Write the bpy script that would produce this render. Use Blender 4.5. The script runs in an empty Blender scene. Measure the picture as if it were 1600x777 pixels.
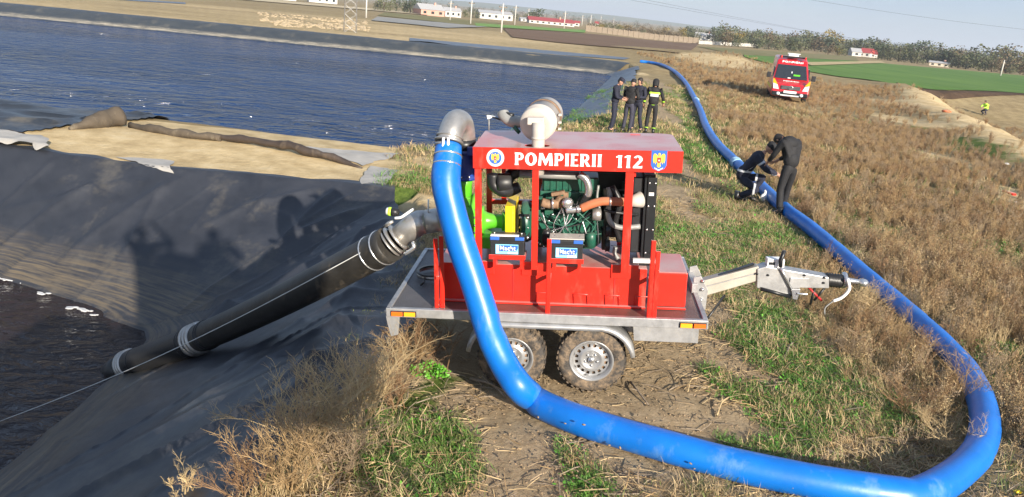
import bpy, bmesh, math, random
import numpy as np
from mathutils import Vector, Matrix, Euler
R = math.radians
rng = random.Random(7)
nr = np.random.RandomState(11)
S = bpy.context.scene
COL = S.collection

# ------------------------------------------------------------------ camera
CAMH = 3.5
PITCH = R(17.106); ROLL = R(5.313); F = 1200.0; CX = 800.0; CY = 388.5
cd = bpy.data.cameras.new('camera'); cam = bpy.data.objects.new('camera', cd); COL.objects.link(cam)
cd.sensor_width = 36; cd.lens = 27.0; cd.clip_start = 0.05; cd.clip_end = 20000
cam.matrix_world = Matrix.Translation((0, 0, CAMH)) @ Matrix.Rotation(math.pi/2-PITCH, 4, 'X') @ Matrix.Rotation(ROLL, 4, 'Z')
S.camera = cam
# ------------------------------------------------------------------ world and sun
SUN_EL = R(19.5); SUN_AZ = R(-28)      # azimuth the shadows run towards (from +Y, positive to the right)
W = bpy.data.worlds.new('World'); S.world = W; W.use_nodes = True
wn = W.node_tree.nodes; wl = W.node_tree.links
bg = wn['Background']; bg.inputs[1].default_value = 0.085
sky = wn.new('ShaderNodeTexSky'); sky.sky_type = 'NISHITA'; sky.sun_disc = False
sky.sun_elevation = SUN_EL; sky.sun_rotation = math.pi+SUN_AZ
sky.dust_density = 0.6; sky.ozone_density = 3.0; sky.air_density = 1.0
wtc = wn.new('ShaderNodeTexCoord'); wmp = wn.new('ShaderNodeMapping'); wmp.inputs['Scale'].default_value = (1.2, 1.2, 7)
wno = wn.new('ShaderNodeTexNoise'); wno.inputs['Scale'].default_value = 1.6; wno.inputs['Detail'].default_value = 5
wmr = wn.new('ShaderNodeMapRange'); wmr.inputs[1].default_value = 0.35; wmr.inputs[2].default_value = 0.8; wmr.inputs[3].default_value = 0.6; wmr.inputs[4].default_value = 0.92
wmx = wn.new('ShaderNodeMixRGB'); wmx.inputs[2].default_value = (2.3, 2.95, 4.1, 1)
wl.new(wtc.outputs['Generated'], wmp.inputs[0]); wl.new(wmp.outputs[0], wno.inputs['Vector'])
wl.new(wno.outputs[0], wmr.inputs[0]); wl.new(wmr.outputs[0], wmx.inputs[0])
wl.new(sky.outputs[0], wmx.inputs[1]); wl.new(wmx.outputs[0], bg.inputs[0])
sd = bpy.data.lights.new('sun', 'SUN'); sd.energy = 4.9; sd.angle = R(0.55); sd.color = (1.0, 0.9, 0.76)
sun = bpy.data.objects.new('sun', sd); COL.objects.link(sun)
SD = Vector((math.sin(SUN_AZ)*math.cos(SUN_EL), math.cos(SUN_AZ)*math.cos(SUN_EL), -math.sin(SUN_EL)))
sun.rotation_euler = SD.to_track_quat('-Z', 'Y').to_euler(); sun.location = (20, -40, 30)
S.view_settings.view_transform = 'Standard'; S.view_settings.look = 'None'
S.view_settings.exposure = 1.1; S.view_settings.gamma = 1.0

# ------------------------------------------------------------------ helpers
def ray(px, py):
    x = px-CX; y = -(py-CY); c, s = math.cos(ROLL), math.sin(ROLL)
    xr = x*c-y*s; yr = x*s+y*c; cp, sp = math.cos(PITCH), math.sin(PITCH)
    return (xr, F*cp+yr*sp, -F*sp+yr*cp)
def at(px, py, z=0.0):
    r = ray(px, py); t = (z-CAMH)/r[2]; return Vector((r[0]*t, r[1]*t, z))
def atd(px, py, d):                    # point on the line of sight at forward distance d
    r = ray(px, py); t = d/r[1]; return Vector((r[0]*t, d, CAMH+r[2]*t))

def sstep(a, b, x):
    t = np.clip((x-a)/(b-a), 0, 1); return t*t*(3-2*t)
def vnoise(x, y, seed=0):
    xi = np.floor(x).astype(np.int64); yi = np.floor(y).astype(np.int64); xf = x-xi; yf = y-yi
    def h(a, b):
        n = (a*374761393+b*668265263+seed*982451653) & 0xffffffff
        n = ((n ^ (n >> 13))*1274126177) & 0xffffffff
        return ((n ^ (n >> 16)) & 0xffff)/65535.0
    u = xf*xf*(3-2*xf); v = yf*yf*(3-2*yf)
    return (h(xi, yi)*(1-u)+h(xi+1, yi)*u)*(1-v)+(h(xi, yi+1)*(1-u)+h(xi+1, yi+1)*u)*v
def fbm(x, y, seed=0, oct=4):
    s = 0; a = 0.5
    for i in range(oct):
        s = s+a*vnoise(x*2**i+13.7*i, y*2**i-7.1*i, seed+i); a *= .5
    return s-0.47

LAKE = [(-3.2, 21.8), (1.6, 31.6), (6.6, 62.0), (6.4, 63.8), (5.0, 64.4), (-44.8, 66.5), (-230, 74), (-230, 26), (-40, 24.5), (-16, 23.2), (-8, 22.6), (-5, 22.0)]
def sdist(x, y, poly):
    x = np.asarray(x, float); y = np.asarray(y, float)
    d = np.full(x.shape, 1e9); ins = np.zeros(x.shape, bool); n = len(poly)
    for i in range(n):
        ax, ay = poly[i]; bx, by = poly[(i+1) % n]; ex, ey = bx-ax, by-ay
        t = np.clip(((x-ax)*ex+(y-ay)*ey)/(ex*ex+ey*ey), 0, 1)
        d = np.minimum(d, np.hypot(x-ax-t*ex, y-ay-t*ey))
        c = ((ay > y) != (by > y)); 
        with np.errstate(divide='ignore', invalid='ignore'):
            xx = ax+(y-ay)*(ex)/(ey if ey != 0 else 1e-9)
        ins ^= (c & (x < xx))
    return np.where(ins, -d, d)
RIDGE = [(14, 8), (17, 20), (20.5, 33), (26.5, 52), (31, 62), (34, 72)]        # crest of the sandy ridge on the right
def ridge_s(x, y):                      # signed distance to the right of the ridge line
    ys = [p[1] for p in RIDGE]; xs = [p[0] for p in RIDGE]
    return x-np.interp(y, ys, xs)
LZ = -0.7; PZ = -2.0
def pit_h(x, y):
    yn = np.where(x > -6.7, 12+(-6.7-x)*.42, 12+(-6.7-x)*.40); yn = np.clip(yn, 11.0, 14.4)
    yc = np.interp(x, [-30, -10.5, -7, -2.6, 0], [16.2, 15.1, 14.55, 14.75, 14.9])
    zn = PZ+2*(y-yn)/(yc-yn)
    xe = np.interp(y, [-5, 0, 3, 7.5, 10, 12], [-6.6, -6.2, -5.7, -5.55, -5.5, -5.5])
    ze = PZ+(x-xe)*.54
    a = np.maximum(zn, ze)+.12*np.exp(-((zn-ze)/.6)**2)
    return np.maximum(a, -3.4)
def hgt(x, y):
    x = np.asarray(x, float); y = np.asarray(y, float)
    z = 0.05*fbm(x*.35, y*.35, 3)+0.035*fbm(x*1.7, y*1.7, 9, 3)
    z = z+np.clip((x-.14)*.08, -.1, .1)*sstep(3, 5, y)*(1-sstep(9, 12, y))*sstep(-2.5, -1, x)*(1-sstep(3, 6, x))
    # far plain lies a little lower
    z = z-0.8*sstep(75, 120, y)*sstep(12, 40, x)
    # sandy ridge and low basin to its right
    rs = ridge_s(x, y)
    rw = (1-sstep(66, 84, y))
    z = z+.45*np.exp(-((rs+.8)/1.9)**2)*rw*sstep(14, 30, y)*(1+.8*fbm(x*.6, y*.6, 21))+.35*fbm(x*1.1, y*1.1, 23, 4)*np.exp(-((rs-.5)/3.5)**2)*rw*sstep(14, 22, y)
    z = z-(2.0+.5*fbm(x*.15, y*.15, 4))*sstep(0, 6.5, rs)*rw
    # bank up to the green field beyond the basin
    bd = (y-(70+(x-33)*.62))
    z = np.where(rs > 0, z+(1.25*sstep(0, 2.6, bd)+.25*fbm(x*.9, y*.9, 5)*np.exp(-(bd/2.5)**2))*rw*sstep(0, 6, rs), z)
    # mound beyond the van
    z = z+1.15*np.exp(-(((x-24)/7.0)**2+((y-98)/12.0)**2))*(1+.5*fbm(x*.3, y*.3, 8))
    z = z+.4*np.exp(-(((x-14)/6.0)**2+((y-104)/9.0)**2))
    # lake
    dl = sdist(x, y, LAKE)
    k = .25+.18*sstep(24, 40, y)
    zl = LZ+dl*k
    north = sstep(58, 63, y)
    z = z+north*.3*np.exp(-((dl-3.2)/1.5)**2)*(dl > 0)
    z = np.where(dl < 6, np.minimum(z, np.maximum(zl, -2.2)), z)
    # the dark pit
    zp = pit_h(x, y)
    z = np.where((x < 0) & (y < 16.5), np.minimum(z, zp), z)
    z = z+.10*np.exp(-((y-17.2)/1.2)**2)*(x < -3)*sstep(-3, -5, x)
    # unseen heap added behind the photographer to shade the liner and pit water
    m = 2.2*(1-sstep(1.2, 3.3, y))*sstep(-3.0, -2.0, x)*(1-sstep(-1.2, -.3, x))
    z = z+m
    return z
_T = np.concatenate([np.linspace(2, 40, 3800), np.geomspace(40, 6000, 5000)[1:]])
def G(px, py, off=0.0, tmin=0):
    r = np.array(ray(px, py)); r = r/np.hypot(r[0], r[1])
    x = r[0]*_T; y = r[1]*_T; z = CAMH+r[2]*_T; h = hgt(x, y)+off
    i = int(np.argmax((z < h) & (_T > tmin))); 
    if z[i] >= h[i]: i = len(_T)-1
    return Vector((x[i], y[i], z[i]))
def gz(x, y): return float(hgt(np.array([x]), np.array([y]))[0])

def tag(o, label=None, cat=None, group=None, kind=None):
    if label: o['label'] = label
    if cat: o['category'] = cat
    if group: o['group'] = group
    if kind: o['kind'] = kind
    return o
def empty(name, loc, rot=(0, 0, 0), label=None, cat=None, group=None):
    o = bpy.data.objects.new(name, None); o.empty_display_size = .1; COL.objects.link(o)
    o.location = loc; o.rotation_euler = rot; return tag(o, label, cat, group)

STUFFP = {'bolt', 'engine_casting', 'engine_bolt', 'flange_bolt', 'filter_clip', 'cover_rib', 'cooling_rib', 'fan_guard', 'wheel_nut'}
class MB:
    def __init__(s): s.v = []; s.f = []; s.sm = []
    def add(s, vs, fs, smooth=False, M=None):
        n = len(s.v)
        if M is not None: vs = [M @ Vector(v) for v in vs]
        s.v += [tuple(v) for v in vs]; s.f += [tuple(i+n for i in f) for f in fs]; s.sm += [smooth]*len(fs); return s
    def box(s, c, d, M=None, rot=None):
        hx, hy, hz = d[0]/2, d[1]/2, d[2]/2
        vs = [Vector((a*hx, b*hy, e*hz)) for a in (-1, 1) for b in (-1, 1) for e in (-1, 1)]
        if rot: q = Euler(rot).to_matrix(); vs = [q @ v for v in vs]
        vs = [v+Vector(c) for v in vs]
        return s.add(vs, [(0, 1, 3, 2), (4, 6, 7, 5), (0, 4, 5, 1), (2, 3, 7, 6), (0, 2, 6, 4), (1, 5, 7, 3)], False, M)
    def b2(s, a, b, M=None):
        return s.box([(a[i]+b[i])/2 for i in range(3)], [abs(b[i]-a[i]) for i in range(3)], M)
    def tube(s, pts, r, n=10, cap=True, M=None, smooth=True, sq=None):
        P = [Vector(p) for p in pts]; m = len(P); rs = r if isinstance(r, (list, tuple)) else [r]*m
        T = []
        for i in range(m):
            t = (P[min(i+1, m-1)]-P[max(i-1, 0)]); T.append(t.normalized() if t.length > 1e-9 else Vector((0, 0, 1)))
        u = T[0].cross(Vector((0, 0, 1)))
        if u.length < 1e-3: u = T[0].cross(Vector((1, 0, 0)))
        u.normalize(); vs = []; fs = []
        for i in range(m):
            u = (u-T[i]*u.dot(T[i]))
            u = u.normalized() if u.length > 1e-6 else T[i].orthogonal().normalized()
            w = T[i].cross(u)
            for k in range(n):
                a = 2*math.pi*(k+.5)/n; vs.append(P[i]+(u*math.cos(a)+w*math.sin(a))*rs[i])
        for i in range(m-1):
            for k in range(n): fs.append((i*n+k, i*n+(k+1) % n, (i+1)*n+(k+1) % n, (i+1)*n+k))
        nf = len(fs)
        if cap: fs.append(tuple(range(n-1, -1, -1))); fs.append(tuple((m-1)*n+k for k in range(n)))
        n0 = len(s.sm); s.add(vs, fs, smooth, M)
        if cap: s.sm[-1] = s.sm[-2] = False
        return s
    def lathe(s, prof, M=None, n=24, smooth=True, cap=True):       # prof: (r, z) about local z
        vs = []; fs = []; m = len(prof)
        for r, z in prof:
            for k in range(n): a = 2*math.pi*k/n; vs.append(Vector((r*math.cos(a), r*math.sin(a), z)))
        for i in range(m-1):
            for k in range(n): fs.append((i*n+k, i*n+(k+1) % n, (i+1)*n+(k+1) % n, (i+1)*n+k))
        if cap:
            if prof[0][0] > 1e-4: fs.append(tuple(range(n-1, -1, -1)))
            if prof[-1][0] > 1e-4: fs.append(tuple((m-1)*n+k for k in range(n)))
        return s.add(vs, fs, smooth, M)
    def prism(s, poly, a, b, M=None, axis='y'):
        n = len(poly)
        def mk(p, t): return {'y': (p[0], t, p[1]), 'x': (t, p[0], p[1]), 'z': (p[0], p[1], t)}[axis]
        vs = [mk(p, a) for p in poly]+[mk(p, b) for p in poly]
        fs = [tuple(range(n)), tuple(range(2*n-1, n-1, -1))]+[(i, n+i, n+(i+1) % n, (i+1) % n) for i in range(n)]
        return s.add(vs, fs, False, M)
    def ball(s, c, r, M=None, n=12, m=8):
        rr = r if isinstance(r, (tuple, list)) else (r, r, r); vs = []; fs = []
        for i in range(m+1):
            a = math.pi*i/m
            for k in range(n): b = 2*math.pi*k/n; vs.append(Vector((c[0]+rr[0]*math.sin(a)*math.cos(b), c[1]+rr[1]*math.sin(a)*math.sin(b), c[2]+rr[2]*math.cos(a))))
        for i in range(m):
            for k in range(n): fs.append((i*n+k, (i+1)*n+k, (i+1)*n+(k+1) % n, i*n+(k+1) % n))
        return s.add(vs, fs, True, M)
    def mesh(s, name):
        me = bpy.data.meshes.new(name); me.from_pydata(s.v, [], s.f)
        me.polygons.foreach_set('use_smooth', s.sm)
        bm = bmesh.new(); bm.from_mesh(me); bmesh.ops.remove_doubles(bm, verts=bm.verts, dist=1e-6)
        bmesh.ops.recalc_face_normals(bm, faces=bm.faces); bm.to_mesh(me); bm.free(); return me
    def build(s, name, mt, parent=None, bevel=0, loc=None, rot=None):
        me = s.mesh(name); me.materials.append(mt); o = bpy.data.objects.new(name, me); COL.objects.link(o)
        if parent is not None: o.parent = parent
        if loc is not None: o.location = loc
        if rot is not None: o.rotation_euler = rot
        if name in STUFFP: o['kind'] = 'stuff'
        if bevel:
            b = o.modifiers.new('bevel', 'BEVEL'); b.width = bevel; b.segments = 2; b.limit_method = 'ANGLE'; b.angle_limit = R(40)
            b.harden_normals = False
        return o
def axisM(p, d, up=(0, 0, 1)):          # matrix taking local z to direction d at p
    q = Vector(d).to_track_quat('Z', 'Y'); return Matrix.Translation(Vector(p)) @ q.to_matrix().to_4x4()
def arc(c, r, a0, a1, n, ax='xz', k=0.0):
    out = []
    for i in range(n+1):
        a = R(a0+(a1-a0)*i/n); u, v = r*math.cos(a), r*math.sin(a)
        out.append({'xz': (c[0]+u, c[1]+k*i/n, c[2]+v), 'yz': (c[0]+k*i/n, c[1]+u, c[2]+v), 'xy': (c[0]+u, c[1]+v, c[2]+k*i/n)}[ax])
    return out
def crom(pts, n=8):
    P = [Vector(p) for p in pts]; P = [P[0]*2-P[1]]+P+[P[-1]*2-P[-2]]; out = []
    for i in range(1, len(P)-2):
        for k in range(n):
            t = k/n; a, b, c, d = P[i-1], P[i], P[i+1], P[i+2]
            out.append(.5*((2*b)+(c-a)*t+(2*a-5*b+4*c-d)*t*t+(3*b-a-3*c+d)*t**3))
    out.append(P[-2]); return out

# ------------------------------------------------------------------ materials
def mat(name, col, rough=.6, metal=0.0, var=.12, vs=6.0, bump=0.0, bs=30.0, dust=None, dustamt=0.0, dirt=None, dirtamt=0.0, coat=0.0, spec=.5, trans=0.0):
    m = bpy.data.materials.new(name); m.use_nodes = True; n = m.node_tree.nodes; l = m.node_tree.links
    p = n['Principled BSDF']; p.inputs['Roughness'].default_value = rough; p.inputs['Metallic'].default_value = metal
    p.inputs['Specular IOR Level'].default_value = spec
    if coat: p.inputs['Coat Weight'].default_value = coat; p.inputs['Coat Roughness'].default_value = .12
    tc = n.new('ShaderNodeTexCoord')
    no = n.new('ShaderNodeTexNoise'); no.inputs['Scale'].default_value = vs; no.inputs['Detail'].default_value = 6; no.inputs['Roughness'].default_value = .6
    l.new(tc.outputs['Object'], no.inputs['Vector'])
    mr = n.new('ShaderNodeMapRange'); mr.inputs[1].default_value = .3; mr.inputs[2].default_value = .7; mr.inputs[3].default_value = 1-var; mr.inputs[4].default_value = 1+var
    l.new(no.outputs[0], mr.inputs[0])
    mx = n.new('ShaderNodeMixRGB'); mx.blend_type = 'MULTIPLY'; mx.inputs[0].default_value = 1; mx.inputs[1].default_value = (*col, 1)
    l.new(mr.outputs[0], mx.inputs[2]); out = mx.outputs[0]
    if dirt is not None:
        n2 = n.new('ShaderNodeTexNoise'); n2.inputs['Scale'].default_value = vs*1.7; n2.inputs['Detail'].default_value = 8; n2.inputs['Roughness'].default_value = .7
        m2p = n.new('ShaderNodeMapping'); m2p.inputs['Scale'].default_value = (1, 1, .35); l.new(tc.outputs['Object'], m2p.inputs[0]); l.new(m2p.outputs[0], n2.inputs['Vector'])
        r2 = n.new('ShaderNodeMapRange'); r2.inputs[1].default_value = .62-.25*dirtamt; r2.inputs[2].default_value = .78-.15*dirtamt; r2.inputs[4].default_value = min(1, .35+dirtamt)
        l.new(n2.outputs[0], r2.inputs[0]); m2 = n.new('ShaderNodeMixRGB'); m2.inputs[2].default_value = (*dirt, 1)
        l.new(r2.outputs[0], m2.inputs[0]); l.new(out, m2.inputs[1]); out = m2.outputs[0]
        ra = n.new('ShaderNodeMapRange'); ra.inputs[3].default_value = rough; ra.inputs[4].default_value = min(1, rough+.35); l.new(r2.outputs[0], ra.inputs[0]); l.new(ra.outputs[0], p.inputs['Roughness'])
    if dust is not None:
        g = n.new('ShaderNodeNewGeometry'); sx = n.new('ShaderNodeSeparateXYZ'); l.new(g.outputs['Normal'], sx.inputs[0])
        r3 = n.new('ShaderNodeMapRange'); r3.inputs[1].default_value = .5; r3.inputs[2].default_value = .95; r3.inputs[4].default_value = dustamt; l.new(sx.outputs[2], r3.inputs[0])
        n3 = n.new('ShaderNodeTexNoise'); n3.inputs['Scale'].default_value = 3.0; n3.inputs['Detail'].default_value = 7; l.new(tc.outputs['Object'], n3.inputs['Vector'])
        r4 = n.new('ShaderNodeMapRange'); r4.inputs[1].default_value = .36; r4.inputs[2].default_value = .58; r4.inputs[3].default_value = .55; l.new(n3.outputs[0], r4.inputs[0])
        mm = n.new('ShaderNodeMath'); mm.operation = 'MULTIPLY'; l.new(r3.outputs[0], mm.inputs[0]); l.new(r4.outputs[0], mm.inputs[1])
        m3 = n.new('ShaderNodeMixRGB'); m3.inputs[2].default_value = (*dust, 1); l.new(mm.outputs[0], m3.inputs[0]); l.new(out, m3.inputs[1]); out = m3.outputs[0]
    l.new(out, p.inputs['Base Color'])
    if bump:
        n4 = n.new('ShaderNodeTexNoise'); n4.inputs['Scale'].default_value = bs; n4.inputs['Detail'].default_value = 5; l.new(tc.outputs['Object'], n4.inputs['Vector'])
        b = n.new('ShaderNodeBump'); b.inputs['Strength'].default_value = bump; b.inputs['Distance'].default_value = .02; l.new(n4.outputs[0], b.inputs['Height']); l.new(b.outputs[0], p.inputs['Normal'])
    return m
DUSTC = (.42, .36, .30)
M = dict(
    red=mat('red_paint', (.62, .022, .012), .32, var=.08, vs=3, dust=(.50, .40, .36), dustamt=.78, dirt=(.36, .13, .09), dirtamt=.22, bump=.04, bs=14, coat=.3),
    redv=mat('red_van_paint', (.50, .012, .018), .28, var=.05, coat=.5),
    deck=mat('dark_brown_deck', (.055, .028, .024), .42, var=.3, vs=5, dust=(.23, .15, .12), dustamt=.45, bump=.2, bs=60),
    deckg=mat('grey_mesh_deck', (.055, .055, .062), .5, var=.3, vs=8, dust=(.16, .15, .15), dustamt=.5, bump=.5, bs=90),
    galv=mat('galvanised_steel', (.40, .40, .40), .42, .55, var=.22, vs=9, dirt=(.30, .26, .21), dirtamt=.22, bump=.06, bs=40),
    galvb=mat('pale_painted_steel', (.42, .39, .33), .5, .15, var=.14, vs=7, dirt=(.3, .25, .18), dirtamt=.2),
    steel=mat('dull_cast_steel', (.46, .44, .41), .36, .75, var=.16, vs=10, dirt=(.3, .27, .22), dirtamt=.2, bump=.1, bs=50),
    steelb=mat('bright_steel', (.62, .62, .62), .26, .85, var=.1, vs=12),
    alu=mat('silver_wheel_paint', (.34, .34, .34), .35, .45, var=.1, vs=14, dirt=(.3, .26, .2), dirtamt=.12),
    tyre=mat('muddy_tyre', (.05, .044, .038), .85, var=.3, vs=9, dirt=(.25, .18, .115), dirtamt=.75, bump=.7, bs=24),
    rubber=mat('black_rubber', (.016, .016, .017), .42, var=.25, vs=8, bump=.1),
    black=mat('black_plastic', (.016, .017, .02), .45, var=.2, vs=10, dust=(.15, .14, .12), dustamt=.25),
    blackm=mat('black_metal', (.013, .015, .018), .38, .2, var=.2, dust=(.2, .18, .15), dustamt=.3),
    hose=mat('blue_hose_plastic', (.002, .14, .54), .40, var=.16, vs=2.2, dirt=(.14, .27, .42), dirtamt=.26, coat=.08, bump=.22, bs=5),
    hosec=mat('pale_blue_coupling', (.25, .42, .62), .4, var=.3, vs=14),
    pipe=mat('black_suction_pipe', (.026, .024, .021), .48, var=.35, vs=5, dirt=(.15, .12, .085), dirtamt=.28, bump=.15, bs=20),
    green=mat('bright_green_pump_paint', (.10, .46, .025), .34, var=.12, vs=9, dust=(.3, .35, .15), dustamt=.3),
    greene=mat('teal_engine_paint', (.012, .085, .055), .38, var=.25, vs=11, dirt=(.05, .07, .05), dirtamt=.3, dust=(.2, .25, .2), dustamt=.35),
    blue=mat('dark_blue_paint', (.012, .045, .25), .38, var=.15, vs=9, dust=(.25, .27, .35), dustamt=.3),
    yellow=mat('yellow_guard_paint', (.80, .58, .012), .4, var=.06, vs=7),
    rust=mat('rusty_iron', (.20, .12, .07), .8, var=.35, vs=18, dirt=(.34, .27, .2), dirtamt=.3, bump=.3),
    orange=mat('terracotta_silicone_hose', (.43, .13, .055), .6, var=.15, vs=14, dust=(.5, .35, .25), dustamt=.4),
    filt=mat('off_white_filter_paint', (.47, .43, .385), .4, var=.06, vs=5, dirt=(.45, .38, .3), dirtamt=.2),
    greyp=mat('grey_pipe_paint', (.26, .26, .25), .5, .2, var=.2, vs=12),
    white=mat('white_paint', (.8, .8, .79), .45, var=.03),
    lblue=mat('blue_print', (.03, .12, .45), .4, var=.03), gold=mat('gold_print', (.78, .52, .07), .4, var=.05),
    dred=mat('dark_red_print', (.4, .03, .03), .4, var=.05), sky=mat('light_blue_print', (.25, .62, .85), .4, var=.1, vs=30),
    amber=mat('amber_lens', (.85, .36, .02), .15, var=.05), orng=mat('orange_lens', (.80, .14, .015), .15, var=.05),
    navy=mat('navy_cloth', (.014, .016, .032), .85, var=.3, vs=12, bump=.3, bs=25), blackc=mat('black_cloth', (.011, .011, .013), .8, var=.3, vs=12, bump=.3, bs=25),
    trous=mat('slate_blue_trousers', (.035, .035, .055), .85, var=.2, vs=12, bump=.3, bs=25),
    boot=mat('black_boots', (.012, .012, .012), .4, var=.2), skin=mat('skin', (.42, .23, .16), .55, var=.06), hair=mat('dark_hair', (.02, .015, .012), .7),
    lime=mat('lime_reflective_tape', (.45, .80, .06), .5, var=.05), tape=mat('silver_reflective_tape', (.55, .56, .58), .4, var=.06),
    glass=mat('dark_glass', (.02, .025, .03), .06, var=.1, spec=.9),
    lens=mat('clear_lens', (.62, .66, .7), .12, var=.1), 
    wood=mat('weathered_wood', (.24, .19, .14), .85, var=.3, vs=14, bump=.4), concrete=mat('pale_concrete', (.5, .48, .44), .85, var=.15),
    straw=mat('dry_stalk', (.345, .232, .112), .8, var=.2), straw2=mat('pale_dry_stalk', (.46, .345, .185), .8, var=.2), straw3=mat('red_brown_dry_stalk', (.23, .135, .066), .8, var=.2),
    strawp=mat('grey_pink_dry_stalk', (.315, .232, .145), .8, var=.2),
    grass=mat('green_blades', (.095, .205, .028), .6, var=.3, vs=3), grassd=mat('dull_green_blades', (.13, .16, .04), .65, var=.3, vs=3),
    leafy=mat('fresh_leaf', (.10, .30, .025), .5, var=.2),
    leafd=mat('dark_tree_leaf', (.045, .062, .026), .7, var=.3, vs=.6), leafm=mat('olive_tree_leaf', (.10, .108, .045), .7, var=.3, vs=.6), leafy2=mat('autumn_yellow_leaf', (.20, .15, .03), .7, var=.3, vs=.6),
    leafb=mat('brown_thicket', (.13, .095, .05), .8, var=.3, vs=.6), bark=mat('bark', (.11, .085, .06), .9, var=.25),
    wallw=mat('white_wall', (.52, .50, .47), .8, var=.06), wallp=mat('pink_brick_wall', (.48, .27, .21), .85, var=.12), wallb=mat('beige_wall', (.55, .48, .38), .85, var=.1),
    roofg=mat('pale_grey_roof', (.42, .41, .40), .7, var=.1), roofr=mat('red_tin_roof', (.36, .05, .045), .6, var=.12), roofo=mat('orange_tile_roof', (.45, .17, .09), .8, var=.15),
    soilm=mat('earth_clod', (.26, .185, .11), .95, var=.25),
    rubble=mat('pale_broken_stone', (.33, .265, .175), .9, var=.3, vs=.6),
    foam=mat('white_foam', (.5, .5, .5), .7, bump=.4), rope=mat('pale_rope', (.5, .5, .48), .8), cloth=mat('white_geotextile', (.34, .325, .30), .9, var=.12, vs=3, bump=.5, bs=8, dirt=(.42, .36, .28), dirtamt=.3),
    logm=mat('muddy_rolled_liner', (.075, .058, .040), .85, var=.4, vs=2.5, dirt=(.26, .22, .15), dirtamt=.35, bump=.6, bs=7),
    logd=mat('brown_rolled_liner', (.045, .032, .024), .6, var=.4, vs=2.5, dirt=(.16, .12, .08), dirtamt=.25, bump=.4, bs=6),
)
def nodes_of(m): return m.node_tree.nodes, m.node_tree.links
# ground: masks painted per vertex say where soil, green growth and sand lie
gm = bpy.data.materials.new('dry_grass_and_soil'); gm.use_nodes = True; n, l = nodes_of(gm); p = n['Principled BSDF']; p.inputs['Roughness'].default_value = .95; p.inputs['Specular IOR Level'].default_value = .15
geo = n.new('ShaderNodeNewGeometry'); att = n.new('ShaderNodeAttribute'); att.attribute_name = 'mask'; sp = n.new('ShaderNodeSeparateColor'); l.new(att.outputs['Color'], sp.inputs[0])
def nz(sc, det=6, rough=.65, stretch=None):
    t = n.new('ShaderNodeTexNoise'); t.inputs['Scale'].default_value = sc; t.inputs['Detail'].default_value = det; t.inputs['Roughness'].default_value = rough
    if stretch:
        mp = n.new('ShaderNodeMapping'); mp.inputs['Scale'].default_value = stretch; l.new(geo.outputs['Position'], mp.inputs[0]); l.new(mp.outputs[0], t.inputs['Vector'])
    else: l.new(geo.outputs['Position'], t.inputs['Vector'])
    return t.outputs[0]
def ramp(src, stops):
    r = n.new('ShaderNodeValToRGB'); l.new(src, r.inputs[0]); e = r.color_ramp.elements
    while len(e) < len(stops): e.new(.5)
    for i, (po, c) in enumerate(stops): e[i].position = po; e[i].color = (*c, 1)
    return r.outputs[0]
def mixc(f, a, b, bt='MIX'):
    x = n.new('ShaderNodeMixRGB'); x.blend_type = bt
    for i, s_ in ((0, f), (1, a), (2, b)):
        if isinstance(s_, (int, float)): x.inputs[i].default_value = s_
        elif isinstance(s_, tuple): x.inputs[i].default_value = (*s_, 1)
        else: l.new(s_, x.inputs[i])
    return x.outputs[0]
def brk(mask, noise, w=.35):            # mask broken up by noise
    a = n.new('ShaderNodeMath'); a.operation = 'MULTIPLY_ADD'; l.new(noise, a.inputs[0]); a.inputs[1].default_value = w*2; a.inputs[2].default_value = -w
    b = n.new('ShaderNodeMath'); b.operation = 'ADD'; l.new(mask, b.inputs[0]); l.new(a.outputs[0], b.inputs[1])
    c = n.new('ShaderNodeMapRange'); c.inputs[1].default_value = .38; c.inputs[2].default_value = .62; l.new(b.outputs[0], c.inputs[0]); return c.outputs[0]
dry = ramp(nz(1.1, 9, .75), [(.3, (.13, .095, .05)), (.48, (.24, .18, .092)), (.62, (.34, .265, .14)), (.78, (.42, .34, .2))])
dry = mixc(.35, dry, ramp(nz(.08, 4), [(.35, (.25, .18, .09)), (.65, (.38, .30, .16))]))
soil = ramp(nz(5, 10, .8), [(.28, (.17, .12, .07)), (.5, (.34, .255, .155)), (.72, (.46, .36, .235))])
grn = ramp(nz(9, 8, .8), [(.3, (.035, .05, .012)), (.5, (.085, .13, .025)), (.7, (.17, .19, .05))])
snd = ramp(nz(1.4, 8, .7), [(.3, (.36, .26, .13)), (.55, (.56, .43, .24)), (.75, (.66, .54, .34))])
c = mixc(brk(sp.outputs[1], nz(2.2, 6)), dry, soil); c = mixc(brk(sp.outputs[0], nz(3.5, 6)), c, grn); c = mixc(brk(sp.outputs[2], nz(1.2, 6), .2), c, snd)
l.new(c, p.inputs['Base Color'])
b = n.new('ShaderNodeBump'); b.inputs['Strength'].default_value = .8; b.inputs['Distance'].default_value = .05; l.new(nz(7, 10, .75), b.inputs['Height']); l.new(b.outputs[0], p.inputs['Normal'])

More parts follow.
